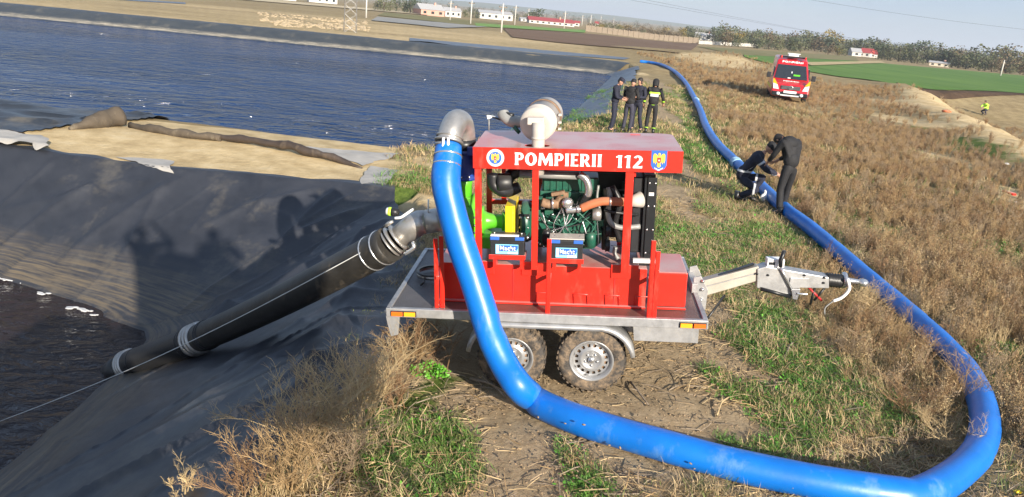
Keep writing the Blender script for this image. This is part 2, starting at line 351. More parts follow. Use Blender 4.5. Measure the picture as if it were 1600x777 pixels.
def simple_field(name, c1, c2, sc, stretch=None, rough=.95, bump=.5):
    global n, l, geo
    m = bpy.data.materials.new(name); m.use_nodes = True; n, l = nodes_of(m); p = n['Principled BSDF']; p.inputs['Roughness'].default_value = rough; p.inputs['Specular IOR Level'].default_value = .15
    geo = n.new('ShaderNodeNewGeometry')
    cc = ramp(nz(sc, 7, .7, stretch), [(.35, c1), (.65, c2)]); cc = mixc(.4, cc, ramp(nz(sc*.08, 4), [(.35, c1), (.65, c2)])); l.new(cc, p.inputs['Base Color'])
    b = n.new('ShaderNodeBump'); b.inputs['Strength'].default_value = bump; b.inputs['Distance'].default_value = .05; l.new(nz(sc*2, 6), b.inputs['Height']); l.new(b.outputs[0], p.inputs['Normal'])
    return m
FM = dict(green=simple_field('wheat_green', (.06, .135, .024), (.135, .225, .048), .30, (1.6, .12, 1)), plough=simple_field('ploughed_soil', (.125, .078, .05), (.19, .125, .08), .3, (.2, 1, 1)),
          green2=simple_field('pale_green_crop', (.14, .25, .06), (.19, .31, .08), .2), tan=simple_field('stubble', (.36, .28, .15), (.48, .38, .21), .5), grey=simple_field('grey_track', (.24, .24, .23), (.32, .31, .28), .3),
          olive=simple_field('rough_pasture', (.14, .14, .055), (.24, .2, .095), .2), sand=simple_field('beige_track', (.45, .36, .22), (.55, .46, .3), .4), hill=simple_field('far_hillside', (.10, .13, .06), (.20, .19, .10), .006),
          bank=simple_field('dark_earth_bank', (.035, .022, .014), (.12, .075, .045), 1.5))

def liner_mat(name, wl_z, band=(.34, .30, .23), bandh=.3, base=(.018, .020, .026), dusty=.35):
    global n, l, geo
    m = bpy.data.materials.new(name); m.use_nodes = True; n, l = nodes_of(m); p = n['Principled BSDF']
    p.inputs['Specular IOR Level'].default_value = .55; geo = n.new('ShaderNodeNewGeometry')
    big = nz(.9, 8, .7); fine = nz(6, 9, .8, (1, 1, 3))
    c = ramp(big, [(.38, base), (.7, tuple(v*1.7 for v in base))])
    du = n.new('ShaderNodeMapRange'); du.inputs[1].default_value = .52; du.inputs[2].default_value = .66; du.inputs[4].default_value = dusty; l.new(nz(.55, 9, .75), du.inputs[0])
    c = mixc(du.outputs[0], c, (.20, .175, .13))
    sx = n.new('ShaderNodeSeparateXYZ'); l.new(geo.outputs['Position'], sx.inputs[0])
    a = n.new('ShaderNodeMath'); a.operation = 'MULTIPLY_ADD'; l.new(fine, a.inputs[0]); a.inputs[1].default_value = .25; l.new(sx.outputs[2], a.inputs[2])
    hi = n.new('ShaderNodeMapRange'); hi.inputs[1].default_value = wl_z+.12+bandh; hi.inputs[2].default_value = wl_z+.12+bandh*.5; l.new(a.outputs[0], hi.inputs[0])
    lo = n.new('ShaderNodeMapRange'); lo.inputs[1].default_value = wl_z+.12+.02; lo.inputs[2].default_value = wl_z+.12+.07; l.new(a.outputs[0], lo.inputs[0])
    ml = n.new('ShaderNodeMath'); ml.operation = 'MULTIPLY'; l.new(hi.outputs[0], ml.inputs[0]); l.new(lo.outputs[0], ml.inputs[1])
    ms = n.new('ShaderNodeMath'); ms.operation = 'MULTIPLY'; l.new(ml.outputs[0], ms.inputs[0]); l.new(ramp(nz(3, 6, .7, (.3, .3, 11)), [(.42, (.08,)*3), (.62, (1,)*3)]), ms.inputs[1])
    c = mixc(ms.outputs[0], c, band); l.new(c, p.inputs['Base Color'])
    rr = n.new('ShaderNodeMapRange'); rr.inputs[1].default_value = .35; rr.inputs[2].default_value = .7; rr.inputs[3].default_value = .32; rr.inputs[4].default_value = .62; l.new(big, rr.inputs[0]); l.new(rr.outputs[0], p.inputs['Roughness'])
    b = n.new('ShaderNodeBump'); b.inputs['Strength'].default_value = .35; b.inputs['Distance'].default_value = .02; l.new(nz(3.0, 6, .6), b.inputs['Height']); l.new(b.outputs[0], p.inputs['Normal'])
    return m
M['liner'] = liner_mat('black_pit_liner', PZ, band=(.12, .095, .062), bandh=.8, dusty=.30)
M['linerl'] = liner_mat('grey_lake_liner', LZ, band=(.42, .37, .28), bandh=.34, base=(.03, .034, .036), dusty=.3)
M['linerd'] = liner_mat('dark_left_lake_liner', LZ, band=(.12, .11, .09), bandh=.2, base=(.022, .026, .032), dusty=.5)
M['linerp'] = liner_mat('pale_blue_lake_liner', LZ, band=(.2, .2, .2), bandh=.1, base=(.07, .085, .11), dusty=.6)
def water_mat(name, base, sc, stretch, strength, rough=.06, rot=0, dist=.1):
    global n, l, geo
    m = bpy.data.materials.new(name); m.use_nodes = True; n, l = nodes_of(m); p = n['Principled BSDF']
    p.inputs['Base Color'].default_value = (*base, 1); p.inputs['Roughness'].default_value = rough; p.inputs['IOR'].default_value = 1.33; p.inputs['Specular IOR Level'].default_value = .5
    geo = n.new('ShaderNodeNewGeometry')
    mp = n.new('ShaderNodeMapping'); mp.inputs['Scale'].default_value = stretch; mp.inputs['Rotation'].default_value = (0, 0, rot); l.new(geo.outputs['Position'], mp.inputs[0])
    t = n.new('ShaderNodeTexNoise'); t.inputs['Scale'].default_value = sc; t.inputs['Detail'].default_value = 4; t.inputs['Roughness'].default_value = .55; t.inputs['Distortion'].default_value = .6; l.new(mp.outputs[0], t.inputs['Vector'])
    b = n.new('ShaderNodeBump'); b.inputs['Strength'].default_value = strength; b.inputs['Distance'].default_value = dist; wp = n.new('ShaderNodeMapRange'); wp.inputs[1].default_value = .38; wp.inputs[2].default_value = .6; wp.inputs[3].default_value = .5*strength; wp.inputs[4].default_value = strength; l.new(nz(.09, 3, .5, (.5, 1.6, 1)), wp.inputs[0]); l.new(wp.outputs[0], b.inputs['Strength']); l.new(t.outputs[0], b.inputs['Height']); l.new(b.outputs[0], p.inputs['Normal'])
    return m
M['lake'] = water_mat('rippled_lake_water', (.006, .034, .115), .8, (1, 1.7, 1), 1.0, .10, R(8), 3.0)
M['pitw'] = water_mat('brown_pit_water', (.022, .015, .015), 2.2, (1, 1.9, 1), 1.0, .04, R(20), .22)

def grid_mesh(name, X, Y, Z, mt, keep=None, mask=None, smooth=True, kind='structure'):
    ny, nx = X.shape; v = np.stack([X, Y, Z], -1).reshape(-1, 3)
    i = np.arange(ny*nx).reshape(ny, nx); f = np.stack([i[:-1, :-1], i[:-1, 1:], i[1:, 1:], i[1:, :-1]], -1).reshape(-1, 4)
    if keep is not None: f = f[keep[:-1, :-1].ravel() & keep[1:, 1:].ravel() & keep[:-1, 1:].ravel() & keep[1:, :-1].ravel()]
    if keep is not None:
        used = np.unique(f); re = -np.ones(len(v), int); re[used] = np.arange(len(used)); v = v[used]; f = re[f]
        if mask is not None: mask = mask.reshape(-1, 3)[used]
    me = bpy.data.meshes.new(name); me.vertices.add(len(v)); me.vertices.foreach_set('co', v.ravel())
    me.loops.add(f.size); me.loops.foreach_set('vertex_index', f.ravel().astype(np.int32))
    me.polygons.add(len(f)); me.polygons.foreach_set('loop_start', (np.arange(len(f))*4).astype(np.int32)); me.polygons.foreach_set('loop_total', np.full(len(f), 4, np.int32))
    me.update(calc_edges=True); me.validate()
    if mask is not None:
        a = me.color_attributes.new('mask', 'FLOAT_COLOR', 'POINT'); mm = np.ones((len(v), 4)); mm[:, :3] = mask.reshape(-1, 3); a.data.foreach_set('color', mm.ravel())
    me.polygons.foreach_set('use_smooth', [smooth]*len(f)); me.materials.append(mt)
    o = bpy.data.objects.new(name, me); COL.objects.link(o)
    if kind: o['kind'] = kind
    return o

# ------------------------------------------------------------------ ground masks
HOSE_Y = [4, 6, 9, 13, 15.4, 21.3, 29, 39, 56, 70]; HOSE_X = [4.6, 4.9, 5.2, 5.35, 5.45, 5.9, 6.7, 8.4, 10.8, 11.9]
def hx(y): return np.interp(y, HOSE_Y, HOSE_X)
def blob(x, y, c, rx, ry, a=0.0):
    dx = x-c[0]; dy = y-c[1]; ca, sa = math.cos(a), math.sin(a); u = dx*ca+dy*sa; v = -dx*sa+dy*ca
    return np.exp(-((u/rx)**2+(v/ry)**2)*1.2)
GREENS = [((1210, 540), .55, .9), ((1180, 490), .5, .6), ((1250, 600), .5, .6), ((1230, 660), .5, .4), ((1120, 600), .25, .3), ((1050, 560), .14, .5), ((1150, 690), .5, .25),
          ((1130, 400), .8, 1.2), ((1100, 420), .5, 1.0), ((640, 640), .55, .4), ((690, 690), .55, .35), ((640, 740), .45, .3), ((930, 720), .28, .35), ((900, 750), .25, .25), ((760, 640), .2, .3), ((690, 600), .4, .4),
          ((1110, 250), .7, 3.0), ((1080, 200), .6, 3.5), ((1060, 150), .6, 4.0), ((930, 190), 1.2, 1.3), ((650, 285), .5, 1.2), ((640, 295), .4, .6), ((1330, 350), .7, .9), ((1200, 370), .8, 1.0),
          ((1290, 380), .6, .7), ((1570, 400), .8, 1.0), ((1570, 230), 1.2, 3.5), ((1450, 200), .8, 1.0), ((1310, 280), .6, .7), ((1020, 350), .5, 1.5), ((1350, 640), .3, .4), ((1560, 560), .4, .5)]
BARES = [((820, 700), .75, 1.0), ((1000, 620), .7, .45), ((1090, 560), .6, .6), ((1180, 590), .35, .3), ((1040, 680), .7, .5), ((900, 620), 1.6, .6), ((860, 560), 2.2, 1.2), ((1060, 480), .7, 1.1), ((1020, 400), .5, 1.6),
         ((1050, 310), .45, 2.2), ((1050, 240), .4, 4), ((1040, 180), .5, 6), ((1040, 140), .5, 9), ((1115, 650), .5, .35), ((760, 740), .4, .6), ((1060, 740), .7, .3), ((1240, 770), .6, .2), ((640, 320), .8, .4), ((690, 330), .8, .5)]
SANDS = [((600, 265), 1.3, 1.2), ((660, 260), .8, 1.3), ((640, 315), .9, .5), ((1130, 100), 4, 6), ((1100, 90), 4, 8), ((1420, 190), 1.3, 5), ((1470, 250), 1.2, 4), ((1560, 300), 1.2, 3), ((1410, 160), 1.5, 6), ((1130, 95), 5, 8), ((1000, 115), 1.2, 2.0), ((985, 127), 1.0, 1.5)]
for L_ in (GREENS, BARES, SANDS):
    for i, (pp, a_, b_) in enumerate(L_): L_[i] = (tuple(G(*pp))[:2], a_, b_)
def masks(x, y):
    g = np.zeros_like(x); b = np.zeros_like(x); s = np.zeros_like(x)
    wx = x+.55*fbm(x*1.3, y*1.3, 101, 4)*2; wy = y+.55*fbm(x*1.3, y*1.3, 105, 4)*2
    brkn = .45+1.5*(fbm(x*2.3, y*2.3, 111, 4)+.45)
    for c, rx, ry in GREENS: g = np.maximum(g, 1.2*blob(wx, wy, c, rx*1.15, ry*1.15))
    g = g*brkn
    for c, rx, ry in BARES: b = np.maximum(b, 1.5*blob(wx, wy, c, rx, ry))
    for c, rx, ry in SANDS: s = np.maximum(s, blob(wx, wy, c, rx, ry))
    # path strip beside the hose
    pl = ((x > -1) & (x < hx(y)+.2) & (y > 10) & (y < 70))
    g = np.maximum(g, np.where(pl, .30+.5*fbm(x*.9, y*.35, 31), 0))
    s = np.maximum(s, ((x < -3.0) & (y > 14.6) & (y < 19.5)).astype(float))
    s = np.maximum(s, (.45+1.1*(fbm(x*.8, y*.8, 163, 4)+.45))*np.exp(-((ridge_s(x, y)-.3)/2.4)**2)*sstep(14, 22, y)*(1-sstep(62, 70, y)))
    s = np.maximum(s, (.50+.3*fbm(x*.08, y*.2, 211, 3))*sstep(64, 67, y)*(1-sstep(125, 160, y))*(1-sstep(5, 16, x)))
    fg = np.where(x > hx(y), .42*np.clip(3*(fbm(x*.7, y*.5, 191, 4)+.02), 0, 1)*(y < 60), 0); g = np.maximum(g, fg)
    b = np.clip(b, 0, 1); g = g*(1-.8*b)
    return np.clip(g, 0, 1), b, np.clip(s, 0, 1)

def axis_pts(fine0, fine1, step, lo, hi, g=1.06):
    a = list(np.arange(fine0, fine1, step)); st = step
    while a[-1] < hi: st = min(st*g, 400); a.append(a[-1]+st)
    st = step
    while a[0] > lo: st = min(st*g, 400); a.insert(0, a[0]-st)
    return np.array(a)
ax_ = axis_pts(-4, 9, .10, -5000, 6000, 1.045); ay_ = axis_pts(3.0, 17, .10, -400, 9000, 1.022)
GX, GY = np.meshgrid(ax_, ay_); GZ = hgt(GX, GY)
_und = (GX < -1.0) & (GY < 15.4) & (GY > -6); _pit = np.where((GX < -0.9) & (GY < 15.3) & (GY > 0), pit_h(GX, GY), 9)
GZ = np.where(_pit < .05, GZ-.10, GZ)
_dl = sdist(GX, GY, LAKE); GZ = np.where((_dl < 1.9) | ((_dl < 8.0) & (GX < -11.3) & (GY < 26) & (GY > 16.3)), GZ-.14, GZ)
GZ = GZ+np.where(GY > 1200, (GY-1200)*.0035, 0)*(1-.6*sstep(200, 2500, GX))
ga, gb, gs = masks(GX, GY)
ground = grid_mesh('ground', GX, GY, GZ, gm, mask=np.stack([ga, gb, gs], -1))

# ------------------------------------------------------------------ water and liners
def water(name, poly, z, mt, fine=None):
    me = bpy.data.meshes.new(name); bm = bmesh.new(); f = bm.faces.new([bm.verts.new((x, y, z)) for x, y in poly]); bmesh.ops.triangulate(bm, faces=bm.faces); 
    bmesh.ops.recalc_face_normals(bm, faces=bm.faces)
    for f in bm.faces:
        if f.normal.z < 0: f.normal_flip()
    bm.to_mesh(me); bm.free(); me.materials.append(mt); o = bpy.data.objects.new(name, me); COL.objects.link(o); o['kind'] = 'structure'; return o
cx_, cy_ = -60, 45
water('lake_water', LAKE and [(x+(.5 if x > -20 else 0), y+(.5 if y > 50 else -.6)) for x, y in LAKE], LZ, M['lake'])
# pit water as a waved sheet
px_ = np.concatenate([np.arange(-40, -16, .5), np.arange(-16, -4.6, .045)]); py_ = np.concatenate([np.arange(-6, 5, .3), np.arange(5, 13.9, .045)])
PX, PY = np.meshgrid(px_, py_)
def wv(x, y):
    a = .022*np.abs(fbm(x*.9+y*.5, y*2.0-x*.8, 41, 3))*2+.016*fbm(x*3.1, y*5.0, 47, 3)
    return -a
grid_mesh('pit_water', PX, PY, PZ+.03+wv(PX, PY), M['pitw'])

FOLDS = []
def fold(p0, p1, amp, w, asym=1): 
    a, b_ = G(*p0), G(*p1); FOLDS.append((a.x, a.y, b_.x, b_.y, amp, w, asym))
for f_ in [((600, 480), (20, 777), .025, .022), ((640, 380), (210, 600), .02, .02), ((330, 290), (120, 470), .02, .02), ((90, 250), (0, 330), .03, .05), ((560, 300), (300, 480), .022, .03), ((270, 290), (110, 400), .05, .10), ((350, 300), (300, 360), .035, .08), ((640, 330), (240, 560), .09, .16), ((600, 400), (330, 530), .07, .12), ((480, 300), (330, 350), .05, .09), ((215, 290), (0, 340), .05, .10), ((430, 300), (390, 340), .03, .08),
           ((150, 290), (0, 395), .06, .09), ((250, 300), (200, 390), .04, .10), ((520, 300), (420, 400), .05, .08), ((120, 360), (0, 440), .04, .1),
           ((440, 620), (130, 777), .07, .07), ((520, 560), (60, 777), .05, .16), ((590, 500), (300, 640), .05, .12), ((600, 460), (380, 560), .04, .10), ((600, 530), (420, 610), .035, .07), ((480, 640), (300, 720), .04, .10),
           ((640, 400), (540, 470), .05, .07), ((640, 425), (520, 480), .04, .06), ((620, 380), (560, 440), .05, .08), ((430, 690), (250, 770), .05, .08), ((400, 480), (170, 505), .10, .13), ((560, 330), (460, 370), .05, .07), ((590, 330), (500, 390), .05, .07), ((600, 345), (540, 395), .04, .06)]:
    fold(*f_)
def wrinkle(x, y):
    z = .06*fbm(x*.5, y*.5, 61, 2)+.02*np.abs(fbm((x+y)*.55, (x-y)*1.1, 71, 2))
    ridg = lambda a, b_, sd: (1-np.abs(2*vnoise(a, b_, sd)-1))**4
    wx_ = x+.5*fbm(x*.8, y*.8, 171); wy_ = y+.5*fbm(x*.8, y*.8, 173)
    z = z+.030*ridg(wx_*.9+wy_*.9, (wy_-wx_)*.25, 75)+.010*ridg((wx_+wy_)*1.5, (wy_-wx_)*.45, 77)+.004*ridg((wx_*.8+wy_)*4.2, (wy_-wx_)*.9, 79)+.008*fbm(x*2.2, y*2.6, 77, 3)+.002*fbm(x*8, y*9, 81, 2)
    for (ax, ay, bx, by, amp, w, s_) in FOLDS:
        ex, ey = bx-ax, by-ay; L2 = ex*ex+ey*ey; t = ((x-ax)*ex+(y-ay)*ey)/L2; tc = np.clip(t, 0, 1)
        wob = .10*np.sin(t*7+ax*3)*math.sqrt(L2)*.12
        d = ((x-ax)*ey-(y-ay)*ex)/math.sqrt(L2)+wob
        z = z+1.35*amp*np.exp(-np.abs(d/w)**1.25)*np.exp(-((t-tc)/.12)**2)*(.5+.5*sstep(0, .15, tc))
    return z
lx = np.concatenate([np.arange(-34, -12, .3), np.arange(-12, -.45, .04)]); ly = np.concatenate([np.arange(-5, 3.8, .25), np.arange(3.8, 15.7, .04)])
LX, LY = np.meshgrid(lx, ly)
yc = np.interp(LX, [-30, -10.5, -7, -2.6, 0], [16.35, 15.3, 14.7, 14.9, 15.0])+.22*fbm(LX*.9, LX*0+3, 81)+.05*np.sin(LX*5)
xc = np.interp(LY, [-5, 0, 3.5, 4.7, 7, 8, 9.5, 12, 14, 16], [-2.4, -2.1, -1.9, -1.75, -1.35, -1.1, -.85, -1.6, -2.3, -2.5])+.18*fbm(LY*0+1, LY*1.3, 83)
_keep = (LY < yc+.05) & (LX < xc+.05); LX = np.minimum(LX, xc); LY = np.minimum(LY, yc)
LZZ = np.minimum(hgt(LX, LY), pit_h(LX, LY)+.3)+.015
LZZ = LZZ+wrinkle(LX, LY)*sstep(-3.2, -1.7, LZZ)*sstep(0, .4, yc-LY)*sstep(-.05, .5, xc-LX)
grid_mesh('pit_liner', LX, LY, LZZ, M['liner'], keep=_keep)

def strip(name, pts, d0, d1, nd, mt, amp=.04, off=.02, jag=.0):        # liner band along a shore polyline; distances measured outwards
    P = [Vector((a, b_, 0)) for a, b_ in pts]; Q = []
    for i in range(len(P)-1):
        k = max(2, int((P[i+1]-P[i]).length/.35)); k = min(k, 260)
        Q += [P[i].lerp(P[i+1], j/k) for j in range(k)]
    Q.append(P[-1]); Nn = []
    for i in range(len(Q)):
        t = (Q[min(i+3, len(Q)-1)]-Q[max(i-3, 0)]).normalized(); Nn.append(Vector((t.y, -t.x, 0)))
    ds = np.linspace(0, 1, nd); n_ = len(Q)
    qx = np.array([q.x for q in Q])[:, None]; qy = np.array([q.y for q in Q])[:, None]; ux = np.array([q.x for q in Nn])[:, None]; uy = np.array([q.y for q in Nn])[:, None]
    j = jag*fbm(np.arange(n_)*.3, np.zeros(n_), 91)[:, None]*2
    dd = d0+(d1+j-d0)*ds[None, :]
    X = qx+ux*dd; Y = qy+uy*dd; Z = hgt(X, Y)+off+amp*(fbm(X*.8, Y*.8, 93, 4)+.4*fbm(X*3, Y*3, 95, 3))*sstep(0, .2, ds[None, :])
    return grid_mesh(name, X, Y, Z, mt)
strip('lake_liner', [(6.9, 63.4), (6.4, 63.8), (5.0, 64.4), (-44.8, 66.5), (-229, 74)], -1.2, 2.75, 14, M['linerl'])
strip('lake_liner', [(-3.2, 21.8), (1.6, 31.6), (6.6, 62.0), (7.0, 63.6)], -1.2, 1.9, 12, M['linerp'], .06, .02, .5)
sx_ = np.concatenate([np.arange(-60, -20, .5), np.arange(-20, -9.0, .1)]); sy_ = np.arange(16.0, 25.6, .1); SX, SY = np.meshgrid(sx_, sy_)
_e = -10.55+.30*(SY-16.4)*(SY < 20)+1.1*(SY >= 20)+.12*np.sin(SY*2.3); _k = (SX < _e) & (sdist(SX, SY, LAKE) > -1.2); 
SZ_ = np.maximum(hgt(SX, SY), LZ-.3)+.05+.16*fbm(SX*.5, SY*.9, 201, 4)+.08*np.clip(1-np.abs(fbm(SX*.35, SY*1.1, 205, 2))*14, 0, 1)*(_e-SX > .4)
grid_mesh('lake_liner', SX, SY, SZ_, M['linerd'], keep=_k)
strip('lake_liner', [(-11.5, 22.8), (-8, 22.6), (-5, 22.0), (-3.2, 21.8), (-1.9, 24)], -1.2, 1.5, 12, M['linerp'], .08)

# ------------------------------------------------------------------ trailer and pump set (a shared local frame: x along the bed, y away from the viewer, z up)
TO = Vector((-1.142, 6.789, .691)); TR = (0.02, -0.082, -0.063)
TM = Matrix.Translation(TO) @ Euler(TR).to_matrix().to_4x4(); TI = TM.inverted()
def LP(px, py, yl):                    # local point on the plane y = yl seen at a photo pixel
    o_ = TI @ Vector((0, 0, CAMH)); d = TI.to_3x3() @ Vector(ray(px, py)); t = (yl-o_.y)/d.y; return o_+d*t
def X2(px, py, yl): q = LP(px, py, yl); return (q.x, q.z)

tr = empty('trailer', TO, TR, 'galvanised flatbed trailer with four muddy wheels under the red pump', 'trailer')
BW = 1.88; BL = 3.02
MB().b2((.04, .04, -.035), (2.98, BW-.04, -.002)).build('bed_floor', M['deckg'], tr)
MB().b2((0, -.004, -.075), (BL, .045, .014)).build('side_rail', M['galv'], tr, .006)
MB().b2((0, BW-.045, -.075), (BL, BW, .014)).build('side_rail', M['galv'], tr, .006)
MB().b2((-.003, .047, -.072), (.045, BW-.047, .012)).build('end_rail', M['galv'], tr, .006)
MB().b2((BL-.045, .047, -.072), (BL+.003, BW-.047, .012)).build('end_rail', M['galv'], tr, .006)
for yb in (.30, 1.52):
    MB().prism([(.25, -.078), (2.95, -.078), (2.95, -.25), (2.2, -.25), (1.9, -.2), (.5, -.2), (.25, -.17)], yb-.03, yb+.03).build('chassis_beam', M['galv'], tr, .004)
MB().prism([(2.34, -.08), (2.955, -.08), (2.955, -.255), (2.36, -.255)], .085, .125).build('side_plate', M['galv'], tr, .003)
for xc_ in (.5, 1.15, 1.6, 2.3, 2.8): MB().b2((xc_-.03, .34, -.16), (xc_+.03, 1.48, -.04)).build('cross_member', M['galv'], tr)
for xc_ in (1.2, 1.965): MB().tube([(xc_, .2, -.47), (xc_, BW-.2, -.47)], .045).build('axle', M['galv'], tr)
MB().prism([(-.02, -.02), (.13, -.03), (.10, -.27), (.03, -.29), (0, -.15)], .02, .06).build('rear_bracket', M['galv'], tr, .004)
MB().prism([(-.02, -.02), (.13, -.03), (.10, -.27), (.03, -.29), (0, -.15)], BW-.06, BW-.02).build('rear_bracket', M['galv'], tr, .004)
def fender(y0, y1):
    pts = arc((1.12, 0, -.44), .36, 172, 95, 7, 'xz')+arc((2.02, 0, -.44), .36, 85, 10, 7, 'xz')
    vs = []; fs = []; n_ = len(pts)
    prof = [(y0, -.045), (y0+.004, -.008), (y0+.05, .0), (y1, .0)]
    for i, p_ in enumerate(pts):
        cx0 = 1.12 if i < n_//2 else 2.02; d = Vector((p_[0]-cx0, 0, p_[2]+.44)).normalized()
        for (yy, o_) in prof: vs.append((p_[0]+d.x*o_, yy, p_[2]+d.z*o_))
    for i in range(n_-1):
        for k in range(3): fs.append((i*4+k, i*4+k+1, i*4+5+k, i*4+4+k))
    m = MB().add(vs, fs, True); o = m.build('fender', M['galv'], tr); s_ = o.modifiers.new('solid', 'SOLIDIFY'); s_.thickness = .006; return o
fender(-.03, .22); fender(BW-.22, BW+.02)
# wheels
def tyre_mesh():
    m = MB(); W_ = .1
    prof = [(.205, -.085), (.235, -.098), (.28, -.1), (.312, -.088), (.326, -.062), (.329, -.02), (.329, .02), (.326, .062), (.312, .088), (.28, .1), (.235, .098), (.205, .085)]
    m.lathe(prof, n=48, cap=False)
    for k in range(36):                # tread lugs
        a = 2*math.pi*k/36
        for s_ in (-1, 1): m.box((0, 0, 0), (.012, .028, .055), Matrix.Rotation(a+(.08 if s_ > 0 else 0), 4, 'Z') @ Matrix.Translation((.327, 0, s_*.055)))
    return m.mesh('tyre')
TYM = tyre_mesh(); TYM.materials.append(M['tyre'])
def rim_mesh():
    m = MB(); m.lathe([(.207, .085), (.213, .092), (.207, .097), (.192, .088), (.18, .066), (.172, .052)], n=40, cap=False)
    m.lathe([(.207, .087), (.207, -.09), (.19, -.09)], n=32, cap=False)
    # disc with real vent holes: 16 spokes between the holes
    N_ = 32
    def rp(r, z, k): a = 2*math.pi*k/N_; return (r*math.cos(a), r*math.sin(a), z)
    for k in range(N_):
        m.add([rp(.172, .052, k), rp(.172, .052, k+1), rp(.158, .045, k+1), rp(.158, .045, k)], [(0, 1, 2, 3)], True)
        if k % 2: m.add([rp(.158, .045, k), rp(.158, .045, k+1), rp(.128, .05, k+1), rp(.128, .05, k)], [(0, 1, 2, 3)], True)
        m.add([rp(.128, .05, k), rp(.128, .05, k+1), rp(.112, .064, k+1), rp(.112, .064, k)], [(0, 1, 2, 3)], True)
    m.lathe([(.112, .064), (.098, .07), (.085, .06), (.045, .052), (.034, .052)], n=32, cap=False)
    return m.mesh('rim')
RIM = rim_mesh(); RIM.materials.append(M['alu'])
mh = MB(); mh.lathe([(.034, .052), (.033, .075), (.026, .084), (0, .086)], n=20)
for k in range(5): a = 2*math.pi*k/5; mh.lathe([(.011, .05), (.011, .068), (.006, .072), (0, .072)], Matrix.Translation((.06*math.cos(a), .06*math.sin(a), 0)), n=6)
HUB = mh.mesh('hub'); HUB.materials.append(M['steelb'])
DRUM = MB().lathe([(.165, -.05), (.165, .02), (.03, .03), (0, .03)], n=24).mesh('brake_drum'); DRUM.materials.append(M['rust'])
for i, (wx_, wy_, fl) in enumerate([(1.2, .115, 1), (1.965, .115, 1), (1.2, BW-.115, 0), (1.965, BW-.115, 0)]):
    w = bpy.data.objects.new('wheel', TYM); COL.objects.link(w); w.parent = tr; w.location = (wx_, wy_, -.465+(.005*i)); w.rotation_euler = (R(90 if fl else -90), R(17*i), 0)
    for nm, me in (('rim', RIM), ('hub', HUB), ('brake_drum', DRUM)):
        c_ = bpy.data.objects.new(nm, me); COL.objects.link(c_); c_.parent = w
for x0, m1, m2 in ((.055, 'orng', 'amber'), (2.765, 'amber', 'orng')):
    hs = MB().b2((x0-.008, -.012, -.062), (x0+.238, -.0045, -.008)).build('lamp_housing', M['black'], tr)
    MB().b2((x0, -.030, -.056), (x0+.108, -.0125, -.014)).build('marker_lamp', M[m1], tr, .004)
    MB().b2((x0+.122, -.030, -.056), (x0+.23, -.0125, -.014)).build('marker_lamp', M[m2], tr, .004)
# drawbar
YD = .95
V = lambda q, yl=YD: Vector((q[0], yl, q[1]))
pl = MB().prism([(2.98, .15), (3.05, .17), (3.13, .02), (3.12, -.22), (3.02, -.22), (2.98, -.1)], YD-.17, YD-.155)
pl.prism([(2.98, .15), (3.05, .17), (3.13, .02), (3.12, -.22), (3.02, -.22), (2.98, -.1)], YD+.155, YD+.17); pl.b2((2.96, YD-.22, -.2), (3.02, YD+.22, .1))
hp = pl.build('hinge_plate', M['galv'], tr, .003)
bo = MB()
for zz in (.12, .03, -.08, -.16): bo.lathe([(.020, 0), (.020, .012), (.012, .016), (.012, .03), (0, .03)], axisM((3.07, YD-.17, zz), (0, -1, 0)), n=8)
bo.build('bolt', M['steelb'], hp)
d0 = V(X2(1092, 450, YD)); d1 = V(X2(1186, 424, YD)); 
def beam(m, a, b, w, h0, h1):
    d = (b-a).normalized(); up = Vector((-d.z, 0, d.x)); vs = []
    for p_, h_ in ((a, h0), (b, h1)):
        for sy, sz in ((-1, -1), (1, -1), (1, 1), (-1, 1)): vs.append(p_+Vector((0, sy*w/2, 0))+up*(sz*h_/2))
    m.add(vs, [(0, 1, 2, 3), (7, 6, 5, 4), (0, 4, 5, 1), (1, 5, 6, 2), (2, 6, 7, 3), (3, 7, 4, 0)]); return m
bm_ = beam(MB(), d0, d1, .11, .17, .15)
bm_.build('drawbar', M['galvb'], tr, .008)
beam(MB(), d0+Vector((.0, -.058, .02)), d1+Vector((0, -.058, .01)), .006, .012, .012).build('seam_strip', M['galv'], tr)
beam(MB(), d0+Vector((.05, 0, .088)), d1+Vector((-.06, 0, .079)), .05, .014, .014).build('cable_cover', M['blackm'], tr)
h0, h1, h2, h3 = V(X2(1182, 418, YD)), V(X2(1236, 427, YD)), V(X2(1292, 437, YD)), V(X2(1180, 444, YD))
hd = MB().prism([X2(1181, 417, YD), X2(1195, 413, YD), X2(1292, 430, YD), X2(1292, 447, YD), X2(1247, 446, YD), X2(1238, 461, YD), X2(1180, 446, YD)], YD-.075, YD+.075)
hd.build('coupling_body', M['galv'], tr, .008)
MB().tube([V(X2(1186, 447, YD), YD-.085), V(X2(1232, 459, YD), YD-.085)], .020, 10).build('gas_strut', M['blackm'], tr)
sp_ = MB(); 
for q in ((1183, 428), (1200, 430), (1257, 430), (1256, 436), (1256, 443), (1288, 434), (1287, 442)): sp_.lathe([(.012, 0), (.012, .012), (0, .013)], axisM(V(X2(*q, YD-.08), YD-.076), (0, -1, 0)), n=8)
sp_.build('bolt', M['blackm'], tr)
MB().b2((h1.x-.025, YD-.09, h1.z-.02), (h1.x+.16, YD-.077, h1.z-.12)).build('side_bracket', M['galv'], tr, .003)
bx0 = V(X2(1202, 416, YD)); bx = MB().box((bx0.x+.05, YD, bx0.z+.045), (.17, .10, .09)); bxo = bx.build('document_box', M['white'], tr, .006)
MB().b2((bx0.x-.02, YD-.0535, bx0.z+.03), (bx0.x+.04, YD-.0505, bx0.z+.06)).build('print_patch', M['blackm'], bxo)
